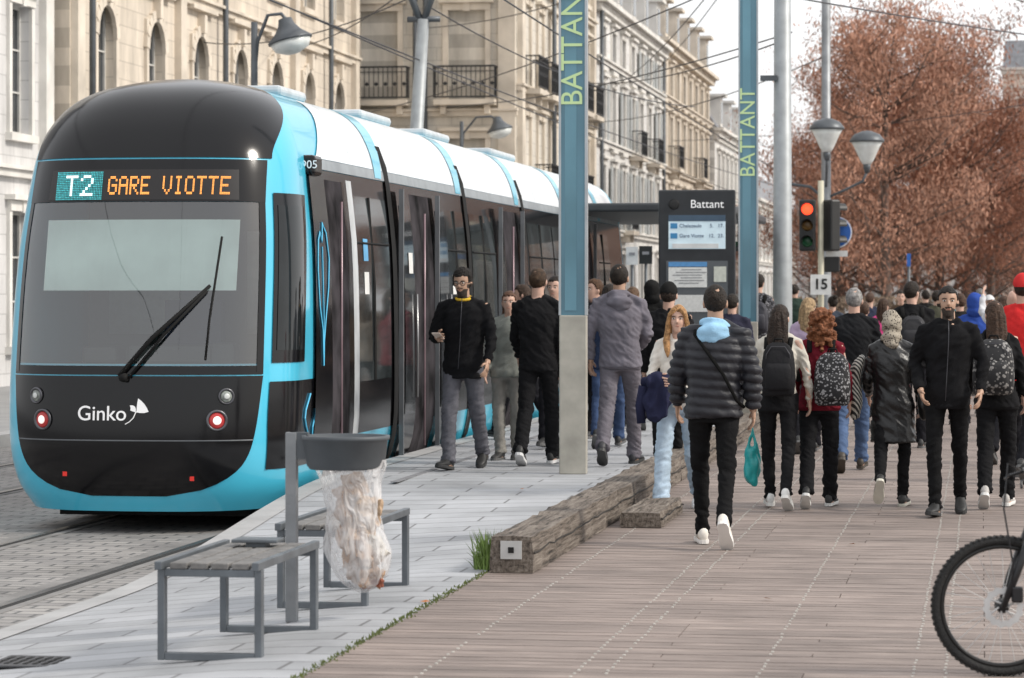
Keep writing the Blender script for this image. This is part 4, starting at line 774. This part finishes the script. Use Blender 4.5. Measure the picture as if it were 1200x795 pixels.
v=at(481,50); v.z=-.2; o=thing('catenary_mast','leaning forked overhead line mast rising behind the tram','mast',v); MB().tube([(-.1,0,0),(0,0,3),(.22,0,6.5)],[.15,.13,.1],16).build('mast',mat('mast_grey',(.33,.35,.36),.5,.3),o,True)
for a in((-.2,0,7.6),(.55,0,7.6)): MB().tube([(.2,0,6.4),((.2+a[0])/2,0,6.9),a],.06,10).build('fork_arm',mgd,o,True)
MB().tube([(-.05,0,6.5),(.5,0,6.5)],.05,8).build('clamp',mgd,o,True)
wires=[((-10,20,5.9),(-7.5,120,5.9)),((-6.64,5,6.1),(-6.64,160,6.1)),((-9.9,5,6.1),(-9.9,160,6.1)),((-14.7,88,11),(-2.9,45,8)),((-16,86,9.5),(-3,47,7.6)),((-18,60,9),(-3.0,44,6.6)),((-13.3,110,9.5),(-3,44,7.4)),((-13.3,130,8.4),(6,80,7.5)),((-9.3,50,7.3),(-2.9,45,7.6)),((-18,75,8),(-9.3,50,7.2)),((-13.3,100,7.5),(-3,60,6.5)),((-13.3,95,8.6),(-3,46,5.6)),((-3,45,6.2),(12,95,9)),((-18,80,6.4),(-2.9,46,6.9)),((-13.3,120,10.5),(-2.9,46,7.9)),((-16.5,86,7.2),(-3,48,5.9)),((-9.3,50,6.6),(-6.64,70,6.1)),((-18,68,7.6),(-9.3,50,6.9)),((-3,45,7.2),(14,90,7.4))]
for i,(a,b_) in enumerate(wires):
    a=Vector(a);b_=Vector(b_); c=[a.lerp(b_,k/14)-Vector((0,0,.35*4*(k/14)*(1-k/14))) for k in range(15)]; o=MB().tube(c,.013,5).build('overhead_wire',mat('wire',(.04,.04,.045),.6)); tag(o,'thin dark overhead wire of the tramway strung above the street','wire','overhead wires above the street')
def bench(label,px,py):
    v=ground(px,py); o=thing('bench',label,'bench',v,R(0),'metal framed platform seats'); w,Ln,h,b_=.47,1.2,.43,.055
    mt=mat('bench_metal',(.13,.145,.16),.45,.5,.2,6)
    for y in(0.03,Ln):
        mb=MB(); mb.box((-w/2,y,h/2),(.035,b_,h)); mb.box((w/2,y,h/2),(.035,b_,h)); mb.box((0,y,.0175),(w-.035,b_,.035)); mb.box((0,y,h-.0175),(w-.035,b_,.035)); mb.build('leg',mt,o,bev=.004)
    mb=MB()
    for x in(-w/2+.0,w/2-.0): mb.box((x,Ln/2,h+.02),(.035,Ln+.1,.04))
    mb.build('side_rail',mt,o,bev=.004)
    mb=MB()
    for i in range(4): mb.box((-.15+i*.1,Ln/2,h+.016),(.085,Ln,.03))
    mb.build('seat',mat('seat_slat',(.155,.15,.145),.7,0,.35,12,.3),o,bev=.005)
    mb=MB(); mb.box((0,Ln*.80,h+.062),(w*.5,Ln*.14,.018)); mb.build('raised_plate',mt,o,bev=.005)
    mb=MB(); mb.box((0,Ln*.80,h+.041),(.1,.1,.022)); mb.build('plate_support',mt,o)
bench('grey metal framed bench nearest the viewer at the bottom left',245,775); bench('grey metal framed bench behind the litter bag',377,714)
v=ground(342,729); o=thing('litter_bin','grey post mounted litter bin ring holding a clear bag of rubbish','litter bin',v)
MB().box((0,0,.5),(.06,.05,1.0)).build('post',mg,o,bev=.004); MB().box((.04,0,.93),(.1,.04,.14)).build('bracket',mgd,o)
cx=.29; mb=MB(); mb.lathe([(.19,.81),(.205,.83),(.222,.96),(.232,.965),(.232,.985),(.212,.985),(.2,.85)],(cx,0,0),28,cap=False); mb.build('rim',mat('bin_grey',(.07,.08,.09),.55),o,True)
mb=MB(); rs=[]
BP=[(.86,.2),(.83,.195),(.8,.185),(.77,.172),(.74,.16),(.71,.153),(.68,.15),(.64,.148),(.6,.145),(.56,.147),(.52,.152),(.48,.154),(.45,.157),(.41,.16),(.38,.165),(.34,.162),(.3,.155),(.27,.145),(.24,.13),(.21,.105),(.19,.08),(.16,.02)]
for z,r in BP: rs.append([(cx+.012+r*math.cos(q)*(1+.18*noise.noise(Vector((math.cos(q)*1.6,math.sin(q)*1.6,z*6)))+.05*noise.noise(Vector((math.cos(q)*7,math.sin(q)*7,z*14))))+(.13*(.86-z)**1.3),r*.85*math.sin(q)*(1+.2*noise.noise(Vector((math.cos(q)*2,math.sin(q)*2,z*8+5)))+.06*noise.noise(Vector((math.cos(q)*8,math.sin(q)*8,z*12+9)))),z) for q in [6.2832*i/72 for i in range(72)]])
mb.rings(rs,cap=False)
bagm=bpy.data.materials.new('clear_bag'); bagm.use_nodes=True; n=bagm.node_tree.nodes; l=bagm.node_tree.links; tr=n.new('ShaderNodeBsdfTransparent'); mx=n.new('ShaderNodeMixShader'); pr=n['Principled BSDF']; pr.inputs['Base Color'].default_value=(.82,.82,.83,1); pr.inputs['Roughness'].default_value=.18
tcb=n.new('ShaderNodeTexCoord'); mpb=n.new('ShaderNodeMapping'); mpb.inputs['Scale'].default_value=(1,1,.35); l.new(tcb.outputs['Object'],mpb.inputs[0])
nz=n.new('ShaderNodeTexNoise'); nz.inputs['Scale'].default_value=18; nz.inputs['Detail'].default_value=3; nz.inputs['Distortion'].default_value=1.5; l.new(mpb.outputs[0],nz.inputs['Vector']); bp=n.new('ShaderNodeBump'); bp.inputs['Strength'].default_value=.9; bp.inputs['Distance'].default_value=.03; l.new(nz.outputs[0],bp.inputs['Height']); l.new(bp.outputs[0],pr.inputs['Normal']); mr=n.new('ShaderNodeMapRange'); mr.inputs[1].default_value=.35; mr.inputs[2].default_value=.66; mr.inputs[3].default_value=.22; mr.inputs[4].default_value=.62; l.new(nz.outputs[0],mr.inputs[0])
l.new(mr.outputs[0],mx.inputs[0]); l.new(tr.outputs[0],mx.inputs[1]); l.new(pr.outputs[0],mx.inputs[2]); l.new(mx.outputs[0],n['Material Output'].inputs[0])
mb.build('clear_bag',bagm,o,True)
rub=thing('rubbish','crumpled brown paper and card inside the clear litter bag','rubbish',v+Vector((cx+.05,0,.2)))
for i,(x,z,a,c_,sz) in enumerate(((0.06,.05,.3,(.36,.24,.16),(.14,.14,.1)),(.02,.19,-.35,(.40,.27,.18),(.17,.13,.22)),(.05,.33,.2,(.42,.30,.20),(.13,.12,.26)),(-.04,.40,-.1,(.34,.22,.14),(.09,.13,.22)),(.0,.52,-.2,(.38,.26,.17),(.10,.10,.12)),(.09,.02,.1,(.22,.07,.04),(.1,.1,.06)),(.1,.2,.9,(.55,.52,.47),(.08,.15,.1)))):
    mb=MB(); mb.box((x,0,z),sz,M=Matrix.Rotation(a,3,'Y')@Matrix.Rotation(a*2,3,'Z')); meobj('paper_piece',remesh(mb,.017,'paper',mat('paper%d'%i,c_,.85,var=.25,scale=12),0,lambda c:(.2-abs(noise.noise(c*14)))*.07+noise.noise(c*45)*.012,True),rub)
# ================= BICYCLE =================
v=at(1174,13.3); v.z=0; bk=thing('bicycle','dark mountain bicycle with disc brake entering from the right edge','bicycle',v,R(6))
fr=mat('bike_black',(.015,.015,.017),.35,.2); al=mat('bike_alu',(.55,.55,.55),.4,.2)
WR=.312
def wheel(x):
    r=WR; c=Vector((x,0,r)); w=MB(); w.tube([c+Vector((math.cos(a)*r*.935,0,math.sin(a)*r*.935)) for a in [6.2832*i/64 for i in range(65)]],.021,8)
    for i in range(72):
        a=6.2832*i/72
        for yy in(-.012,.012): w.box(c+Vector((math.cos(a+yy)*r*.995,yy,math.sin(a+yy)*r*.995)),(.010,.012,.010),M=Matrix.Rotation(-a,3,'Y'))
    w=w.build('wheel',mat('tyre',(.016,.016,.016),.8,bump=.5,bscale=90),bk,True)
    q=MB(); q.tube([c+Vector((math.cos(a)*r*.85,0,math.sin(a)*r*.85)) for a in [6.2832*i/48 for i in range(49)]],[(.011,.010)]*49,8); q.build('rim',mat('rim_grey',(.03,.03,.03),.3,.5),w,True)
    q=MB(); [q.tube([c+Vector((math.cos(a+.3*(-1)**i)*.03,.03*(-1)**(i//2),math.sin(a+.3*(-1)**i)*.03)),c+Vector((math.cos(a)*r*.85,0,math.sin(a)*r*.85))],.0014,4) for i,a in enumerate([6.2832*k/28 for k in range(28)])]; q.build('spokes',al,w)
    q=MB(); q.lathe([(.022,-.05),(.03,-.04),(.018,-.02),(.018,.02),(.03,.04),(.022,.05)],c,14,M=Matrix.Rotation(R(90),3,'X')); q.build('hub',fr,w,True)
    q=MB()
    for yy in(-.062,-.059): q.rings([[c+Vector((math.cos(a)*rr_*(1+.04*math.sin(a*14)),yy,math.sin(a)*rr_*(1+.04*math.sin(a*14)))) for a in [6.2832*k/84 for k in range(84)]] for rr_ in (.060,.088)],cap=False)
    [q.tube([c+Vector((.02*math.cos(a),-.060,.02*math.sin(a))),c+Vector((.064*math.cos(a+.5),-.060,.064*math.sin(a+.5)))],.004,4) for a in [6.2832*k/6 for k in range(6)]]; q.build('brake_disc',al,w)
wheel(0); wheel(1.1)
q=MB()
for sy in(-.072,.072): q.tube([(0,sy,WR),(.05,sy,.45),(.13,sy,.66)],[.012,.02,.02],8)
q.tube([(.13,-.07,.66),(.13,.07,.66)],.022,8); q.tube([(.13,0,.66),(.19,0,.84)],.022,8); q.build('fork',fr,bk,True)
q=MB()
for a,b_,r in(((.17,0,.78),(.55,0,.33),.024),((.19,0,.84),(.62,0,.78),.02),((.55,0,.33),(.64,0,.84),.018),((.55,0,.33),(1.1,.05,.312),.012),((.55,0,.33),(1.1,-.05,.312),.012),((.63,0,.76),(1.1,.05,.312),.010),((.63,0,.76),(1.1,-.05,.312),.010)): q.tube([a,b_],r,10)
q.build('frame',fr,bk,True)
q=MB(); q.tube([(.19,0,.84),(.12,0,.9)],.018,8); q.tube([(.14,-.34,.91),(.12,-.1,.9),(.12,.1,.9),(.14,.34,.91)],.013,8); q.build('handlebar',fr,bk,True)
for sy in(-1,1):
    q=MB(); q.tube([(.14,sy*.22,.91),(.14,sy*.35,.91)],.018,8); q.build('grip',RUB,bk,True); q=MB(); q.tube([(.12,sy*.2,.9),(.06,sy*.22,.88),(.05,sy*.32,.86)],.007,6); q.build('brake_lever',fr,bk,True)
q=MB(); q.rings([[Vector((x,w_*math.cos(a),.93+hh*math.sin(a))) for a in [6.2832*k/12 for k in range(12)]] for x,w_,hh in((.53,.015,.01),(.58,.025,.02),(.68,.04,.025),(.76,.075,.03),(.81,.06,.02))]); q.tube([(.64,0,.82),(.67,0,.92)],.014,8); q.build('saddle',RUB,bk,True)
q=MB(); q.lathe([(.09,-.004),(.09,.004)],(.55,-.05,.33),24,M=Matrix.Rotation(R(90),3,'X')); q.tube([(.55,-.07,.33),(.62,-.07,.18)],.01,6); q.tube([(.55,.07,.33),(.48,.07,.48)],.01,6); q.box((.62,-.12,.18),(.09,.09,.02)); q.box((.48,.12,.48),(.09,.09,.02)); q.build('crankset',fr,bk)
q=MB(); q.tube([(.12,-.03,.9),(.02,-.06,.95),(.0,-.08,.75),(.04,-.09,.5),(.03,-.08,.36)],.004,6); q.build('brake_cable',fr,bk,True)
q=MB(); q.box((.06,-.07,.37),(.05,.04,.07)); q.build('brake_caliper',fr,bk,bev=.008)
# ================= BUILDINGS =================
def stone(name,c): return brickmat(name,c,tuple(x*.92 for x in c),tuple(x*.72 for x in c),.9,.38,.012,0,.85,.3,.34,'xz',1)
trimc=mat('stone_trim',(.62,.55,.46),.8,var=.22,scale=1.2,bump=.2,bscale=12); trimw=mat('stone_trim_pale',(.68,.66,.62),.8,var=.18,scale=1.2)
glz=[mat('window_glass_dark',(.03,.035,.04),.08,var=.5,scale=.8,spec=.5),mat('window_curtain',(.34,.33,.31),.25,var=.3,scale=3)]
wf=mat('window_frame_white',(.55,.54,.51),.6); iron=mat('wrought_iron',(.025,.027,.03),.5,.3)
shm=mat('shutter_grey',(.42,.44,.44),.7,var=.1)
WC={}
def wmeshes(w,h,arch,tr):
    k=(w,h,arch,tr.name)
    if k in WC: return WC[k]
    f=MB(); t=.06
    f.box((-w/2+t/2,.2,h/2),(t,.06,h)); f.box((w/2-t/2,.2,h/2),(t,.06,h)); f.box((0,.2,h-t/2),(w-2*t,.06,t)); f.box((0,.2,t/2),(w-2*t,.06,t)); f.box((0,.19,h/2),(t*1.1,.05,h-2*t))
    for i in(.33,.66): f.box((0,.192,h*i),(w-2*t,.03,.035))
    p=MB(); p.add([(-w/2,.215,0),(w/2,.215,0),(w/2,.215,h),(-w/2,.215,h)],[(0,1,2,3)])
    q=MB(); a=.16
    q.box((-w/2-a/2,-.035,h/2),(a,.07,h)); q.box((w/2+a/2,-.035,h/2),(a,.07,h)); q.box((0,-.06,-.08),(w+2*a+.14,.16,.15))
    if arch:
        for i in range(9):
            a0=math.pi*(i+.5)/9; q.box(((w/2+.1)*math.cos(a0),-.045,h-w/2+.0+(w/2+.12)*math.sin(a0)),(.24,.09,.24),M=Matrix.Rotation(-a0,3,'Y'))
        for sx in(-1,1):
            for i in range(3): q.box((sx*(w/2-.06),-.01,h-.05-i*.12),(.3-i*.1,.05,.12))
        q.box((0,-.09,h+.28),(.22,.18,.42)); q.box((0,-.09,h+.62),(w+.9,.2,.1))
    else: q.box((0,-.05,h+.1),(w+2*a,.1,.2)); q.box((0,-.1,h+.26),(w+2*a+.2,.22,.1)); q.box((0,-.08,h+.1),(.2,.1,.26))
    s=MB()
    for sx in(-1,1):
        s.box((sx*(w/2+.16+w*.24),-.10,h/2),(w*.46,.04,h))
        for i in range(int(h/.14)): s.box((sx*(w/2+.16+w*.24),-.124,.1+i*.14),(w*.38,.012,.05))
    WC[k]=(f.mesh('window',wf),[p.mesh('pane',g) for g in glz],q.mesh('surround',tr),s.mesh('shutter',shm)); return WC[k]
def railing(w,par,u,v,dp=.55):
    s=MB(); s.box((u,-dp/2,v-.09),(w,dp,.16))
    for sx in(-1,1): s.box((u+sx*w*.36,-dp*.35,v-.3),(.16,dp*.6,.26))
    b=s.build('balcony',trimc,par)
    r=MB(); r.box((u,-dp+.04,v+.95),(w,.05,.05)); r.box((u,-dp+.04,v+.06),(w,.04,.04)); r.box((u,-dp+.04,v+.8),(w,.025,.025)); n=int(w/.13)
    for i in range(n+1): r.box((u-w/2+w*i/n,-dp+.04,v+.5),(.022,.022,.9))
    for i in range(n):
        if i%2==0: r.box((u-w/2+w*(i+.5)/n,-dp+.04,v+.45),(.1,.02,.1),M=Matrix.Rotation(R(45),3,'Y'))
    for sx in(-1,1): r.box((u+sx*w/2,-dp/2,v+.95),(.04,dp,.04)); [r.box((u+sx*w/2,-dp*k,v+.5),(.02,.02,.9)) for k in(.25,.5,.75)]
    r.build('railing',iron,b)
def building(label,O,rz,width,height,depth,bays,floors,wall,tr,ww=1.1,arch=(),balc=(),pil=(),margin=.5,dorm=0,shut=0,pipes=()):
    o=thing('building',label,'building',(O[0],O[1],-.2),R(rz))
    bw=(width-2*margin)/bays; us=[margin+bw*(i+.5) for i in range(bays)]
    ub=[0]
    for u in us: ub+=[u-ww/2,u+ww/2]
    ub.append(width); vb=[0]
    for v,h in floors: vb+=[v,v+h]
    vb.append(height); m=MB()
    for i in range(len(ub)-1):
        for j in range(len(vb)-1):
            if i%2==1 and j%2==1:
                a,b,c,d=ub[i],ub[i+1],vb[j],vb[j+1]; m.add([(a,0,c),(a,.26,c),(a,.26,d),(a,0,d)],[(0,1,2,3)]); m.add([(b,0,c),(b,0,d),(b,.26,d),(b,.26,c)],[(0,1,2,3)]); m.add([(a,0,c),(b,0,c),(b,.26,c),(a,.26,c)],[(0,1,2,3)]); m.add([(a,0,d),(a,.26,d),(b,.26,d),(b,0,d)],[(0,1,2,3)])
            else: m.add([(ub[i],0,vb[j]),(ub[i+1],0,vb[j]),(ub[i+1],0,vb[j+1]),(ub[i],0,vb[j+1])],[(0,1,2,3)])
    m.add([(0,0,0),(0,depth,0),(0,depth,height),(0,0,height),(width,0,0),(width,depth,0),(width,depth,height),(width,0,height)],[(0,3,2,1),(4,5,6,7),(1,2,6,5)])
    m.add([(0,.3,0),(width,.3,0),(width,.3,height),(0,.3,height)],[(0,1,2,3)])
    m.build('wall',wall,o)
    for j,(v,h) in enumerate(floors):
        f,ps,q,sh_=wmeshes(ww,h,j in arch,tr)
        for i,u in enumerate(us):
            w_=meobj('window',f,o); w_.location=(u,0,v); meobj('pane',ps[0 if random.random()<.6 else 1],w_); meobj('surround',q,w_)
            if shut and random.random()<shut and j>0: meobj('shutter',sh_,w_)
            if (j,i) in balc or (j,-1) in balc: railing(ww+.7,o,u,v-.02)
        c=MB(); c.box((width/2,-.06,v+h+.72),(width+.1,.16,.14)); c.box((width/2,-.1,v+h+.83),(width+.14,.24,.07)); c.build('string_course',tr,o)
    c=MB(); c.box((width/2,-.12,height-.35),(width+.2,.28,.25)); c.box((width/2,-.22,height-.12),(width+.4,.5,.16)); n=int(width/.5); [c.box((.25+i*.5,-.17,height-.27),(.16,.3,.14)) for i in range(n)]; c.build('cornice',tr,o)
    for u in pil: c=MB(); c.box((u,-.08,height/2),(.5,.16,height-.8)); c.build('pilaster',tr,o)
    for u in pipes: c=MB(); c.tube([(u,-.2,0),(u,-.2,height-.5)],.07,8); c.build('downpipe',mgd,o,True)
    s=mat('slate_roof',(.2,.205,.22),.6,var=.25,scale=3,bump=.3,bscale=20); r=MB(); hh=2.0
    r.add([(0,-.1,height),(width,-.1,height),(width,1.2,height+hh),(0,1.2,height+hh),(0,depth,height),(width,depth,height),(width,depth-1,height+hh+.6),(0,depth-1,height+hh+.6)],[(0,1,2,3),(3,2,6,7),(0,3,7,4),(1,5,6,2),(4,7,6,5)]); r=r.build('roof',s,o)
    for i in range(dorm):
        u=width*(i+.5)/dorm; g_=MB(); g_.box((u,.5,height+.9),(1.2,1.2,1.5)); g_.box((u,.4,height+1.72),(1.5,1.5,.14)); d_=g_.build('dormer',tr,r); MB().box((u,-.11,height+.85),(.8,.02,1.1)).build('dormer_pane',glz[0],d_)
    for u in(width*.12,width*.88): c=MB(); c.box((u,3,height+2.6),(1.2,.7,2.2)); [c.box((u-.35+k*.35,3,height+3.85),(.2,.2,.35)) for k in range(3)]; c.build('chimney',mat('chimney',(.36,.27,.2),.9,var=.3),r)
    return o
s1=stone('stone_a',(.68,.60,.50)); s2=stone('stone_b',(.68,.63,.55)); s3=stone('stone_c',(.66,.65,.64)); s4=stone('stone_d',(.74,.73,.71)); s5=stone('stone_e',(.62,.55,.46))
bZ=building('pale grey stone building at the far left edge behind the tram cab',(-18.4,40),90,17.5,15,14,6,[(.9,2.6),(5.0,2.5),(9.0,2.3)],s3,trimw,ww=1.2,pil=(.4,17.1))
bA=building('beige stone building with arched window surrounds behind the tram cab',(-18,57.6),90,27.5,16,14,7,[(.9,2.8),(5.2,2.7),(9.6,2.6)],s1,trimc,ww=1.3,arch=(1,),pil=(.3,8.1,19.5,27.2),pipes=(.9,11.7,23.4))
bB=building('stone building with iron balconies whose narrow front faces the viewer above the tram',(-18.9,86),0,5.5,17,10,2,[(.8,2.9),(5.15,1.3),(7.6,2.6),(11.6,2.6)],s2,trimc,ww=1.1,balc=((2,-1),(3,-1)),pil=(5.25,),margin=.15,pipes=(2.55,2.85))
building('stone street building with iron balconies receding beyond the narrow front',(-13.38,86.1),90,17,16.5,8,6,[(.8,2.9),(4.9,2.3),(8.0,2.5),(11.8,2.4)],s2,trimc,ww=1.15,balc=((2,-1),(1,1),(1,4)),pil=(.3,16.7),dorm=0,pipes=(6.3,))
building('long pale stone building with dormers in the middle distance on the left of the street',(-13.3,103.3),90,22,12.3,10,7,[(.8,2.6),(4.3,2.2),(7.2,2.2),(10,1.4)],s4,trimw,ww=1.1,balc=((1,2),(2,3),(2,5)),dorm=5,shut=.5,pipes=(.3,))
building('weathered stone building beyond the long pale one on the left of the street',(-13.45,125.4),90,24,12.8,10,8,[(.8,2.6),(4.3,2.2),(7.4,2.2),(10.3,1.5)],s5,trimc,ww=1.1,balc=((1,4),(2,1),(2,5)),dorm=5,pipes=(.3,))
building('lower beige building far down the left side of the street',(-13.2,149.5),90,22,10.3,10,8,[(.8,2.4),(4.1,2.0),(7.0,2.0)],s4,trimw,ww=1.1,balc=((1,3),),dorm=4,shut=.4)
building('small distant pale building closing the street on the left',(-13.0,172),90,40,7.5,10,12,[(.8,2.2),(4.0,2.0)],s3,trimw,ww=1.1)
building('distant beige apartment block behind the brown trees at the right',(1.5,215),-8,26,18,14,10,[(1,2),(4.4,1.8),(7.6,1.8),(10.8,1.8),(14,1.8)],mat('haze_beige',(.66,.56,.48),.9,var=.1),mat('haze_trim',(.7,.63,.57),.9),ww=1.4)
building('low distant building beyond the trees across the river',(-16,260),0,22,9,10,8,[(1,2),(4.4,1.8)],mat('haze_grey',(.62,.6,.58),.9,var=.1),mat('haze_trim',(.7,.63,.57),.9),ww=1.4)
# ================= TREES =================
bark=mat('bark',(.13,.095,.08),.9,var=.3,scale=4,bump=.5,bscale=12)
def treemesh(seed,H,rad,nl,lm_,leafs=.085):
    rnd=random.Random(seed); t=MB(); t.tube([(0,0,0),(.05,0,H*.15),(.1,.05,H*.35),(.05,0,H*.6),(.1,0,H*.92)],[.26,.2,.15,.09,.02],10)
    ends=[]
    for i in range(44):
        z=H*rnd.uniform(.13,.84); a=rnd.random()*6.28; L=rad*rnd.uniform(.6,1.08)*math.sqrt(max(.12,1-((z/H-.42)/.58)**2)); p0=Vector((.07,0,z)); p1_=p0+Vector((math.cos(a)*L*.5,math.sin(a)*L*.5,L*.22)); p2_=p0+Vector((math.cos(a)*L,math.sin(a)*L,L*rnd.uniform(.3,.8)))
        t.tube([p0,p1_,p2_],[.06,.035,.01],6); ends+=[(p1_,.55),(p2_,.5),((p1_+p2_)/2,.55)]
        for k in range(8):
            q=p0.lerp(p2_,rnd.uniform(.25,1)); e=q+Vector((rnd.gauss(0,.7),rnd.gauss(0,.7),rnd.uniform(.1,1.4))); t.tube([q,e],[.016,.005],4); ends.append((e,.4)); ends.append(((q+e)/2,.35))
    c=MB()
    for i in range(nl):
        p,r=ends[rnd.randrange(len(ends))]; q=p+Vector((rnd.gauss(0,r*.8),rnd.gauss(0,r*.8),rnd.gauss(0,r*.8)))
        if q.z<H*.1: continue
        a=Vector((rnd.gauss(0,.6),rnd.gauss(0,.6),rnd.gauss(0,1.2))).normalized(); b=a.orthogonal().normalized(); s=leafs*rnd.uniform(.5,1.6); c.add([q-a*s,q+b*s*.22,q+a*s,q-b*s*.22],[(0,1,2,3)])
    return t.mesh('trunk',bark,True),c.mesh('crown',lm_)
lm1=mat('autumn_leaves',(.37,.165,.10),.8,var=.25,scale=.5,island=.4); lm2=mat('autumn_leaves_tan',(.38,.20,.135),.8,var=.25,scale=.5,island=.4)
T=[treemesh(1,12.5,4.6,34000,lm1),treemesh(2,12,4.4,32000,lm2),treemesh(3,11,4.0,28000,lm1)]
tl_=[(985,112,0,.80,'reddish autumn tree at the left end of the row beside the lamp post'),(1040,104,1,.98,'tallest brown autumn tree in the row right of the traffic light'),(1100,110,0,.93,'reddish autumn tree third from the left in the row'),(1160,118,2,.90,'thinner russet tree near the right edge in front of the apartment block'),(1010,135,2,.9,'russet tree farther back behind the gap left of the tallest tree'),(1075,140,1,1.0,'brown tree farther back in the middle of the row'),(1135,150,0,.95,'reddish tree farther back toward the right edge'),(1212,125,1,.62,'shorter brown tree cut by the right edge of the frame'),(960,150,1,.75,'small brown tree far back left of the lamp post'),(1195,170,2,.85,'russet tree farthest back at the right edge'),(1330,108,0,.9,'unseen autumn tree added beyond the right edge for reflections, nearer one'),(1440,120,1,.95,'unseen autumn tree added beyond the right edge for reflections, middle one'),(1560,100,2,1.0,'unseen autumn tree added beyond the right edge for reflections, outermost one')]  # last three trees are unseen, added for reflections in the tram side
for px,d,k,sc,lb in tl_:
    v=at(px,d); v.z=-.05; o=thing('tree',lb,'tree',v,random.random()*6,'autumn trees along the quay'); o.scale=(sc,sc,sc); meobj('trunk',T[k][0],o); meobj('crown',T[k][1],o)
mb=MB()
for i in range(16000):
    x=random.uniform(-9,14); y=random.uniform(88,91); z=random.uniform(0,1.6); a=Vector((random.gauss(0,1),random.gauss(0,1),random.gauss(0,1))).normalized(); b=a.orthogonal().normalized(); s=.09; q=Vector((x,y,z)); mb.add([q-a*s,q+b*s*.5,q+a*s,q-b*s*.5],[(0,1,2,3)])
o=mb.build('hedge',mat('hedge_leaf',(.13,.09,.06),.8,island=.5)); tag(o,'low dark hedge mass at the foot of the autumn trees','hedge'); o['kind']='stuff'
v=at(1065,70); o=thing('sign_post','thin dark post with small blue sign standing before the trees','sign',v); MB().tube([(0,0,0),(0,0,2.6)],.035,8).build('post',mgd,o,True); MB().box((0,-.05,2.5),(.09,.02,.3)).build('plate',mat('blue_sign',(.02,.12,.45),.4),o)
# ================= LIGHT, CAMERA =================
w=bpy.data.worlds.new('World'); S.world=w; w.use_nodes=True; n=w.node_tree.nodes; l=w.node_tree.links; bg=n['Background']; sky=n.new('ShaderNodeTexSky'); sky.sky_type='NISHITA'; sky.sun_disc=False; sky.sun_elevation=R(38); sky.sun_rotation=R(95); sky.dust_density=3; sky.air_density=1
mx=n.new('ShaderNodeMix'); mx.data_type='RGBA'; mx.inputs[0].default_value=.8; mx.inputs[7].default_value=(10.2,10.2,10.3,1); l.new(sky.outputs[0],mx.inputs[6]); l.new(mx.outputs[2],bg.inputs[0]); bg.inputs[1].default_value=.128
sl=bpy.data.lights.new('sun','SUN'); sl.energy=2.9; sl.angle=R(10); sl.color=(1,.94,.85); so=bpy.data.objects.new('sun',sl); C.objects.link(so); so.rotation_euler=(R(52),0,R(85)); so.location=(0,0,30)
cam=bpy.data.cameras.new('cam'); co=bpy.data.objects.new('cam',cam); C.objects.link(co); co.location=(0,0,CH); co.rotation_euler=(R(90),0,TH); cam.lens=105; cam.sensor_width=36; cam.shift_y=-.04375; cam.clip_end=4000; cam.dof.use_dof=True; cam.dof.focus_distance=22.5; cam.dof.aperture_fstop=5.0
S.camera=co
S.view_settings.view_transform='Standard'; S.view_settings.look='None'; S.view_settings.exposure=0
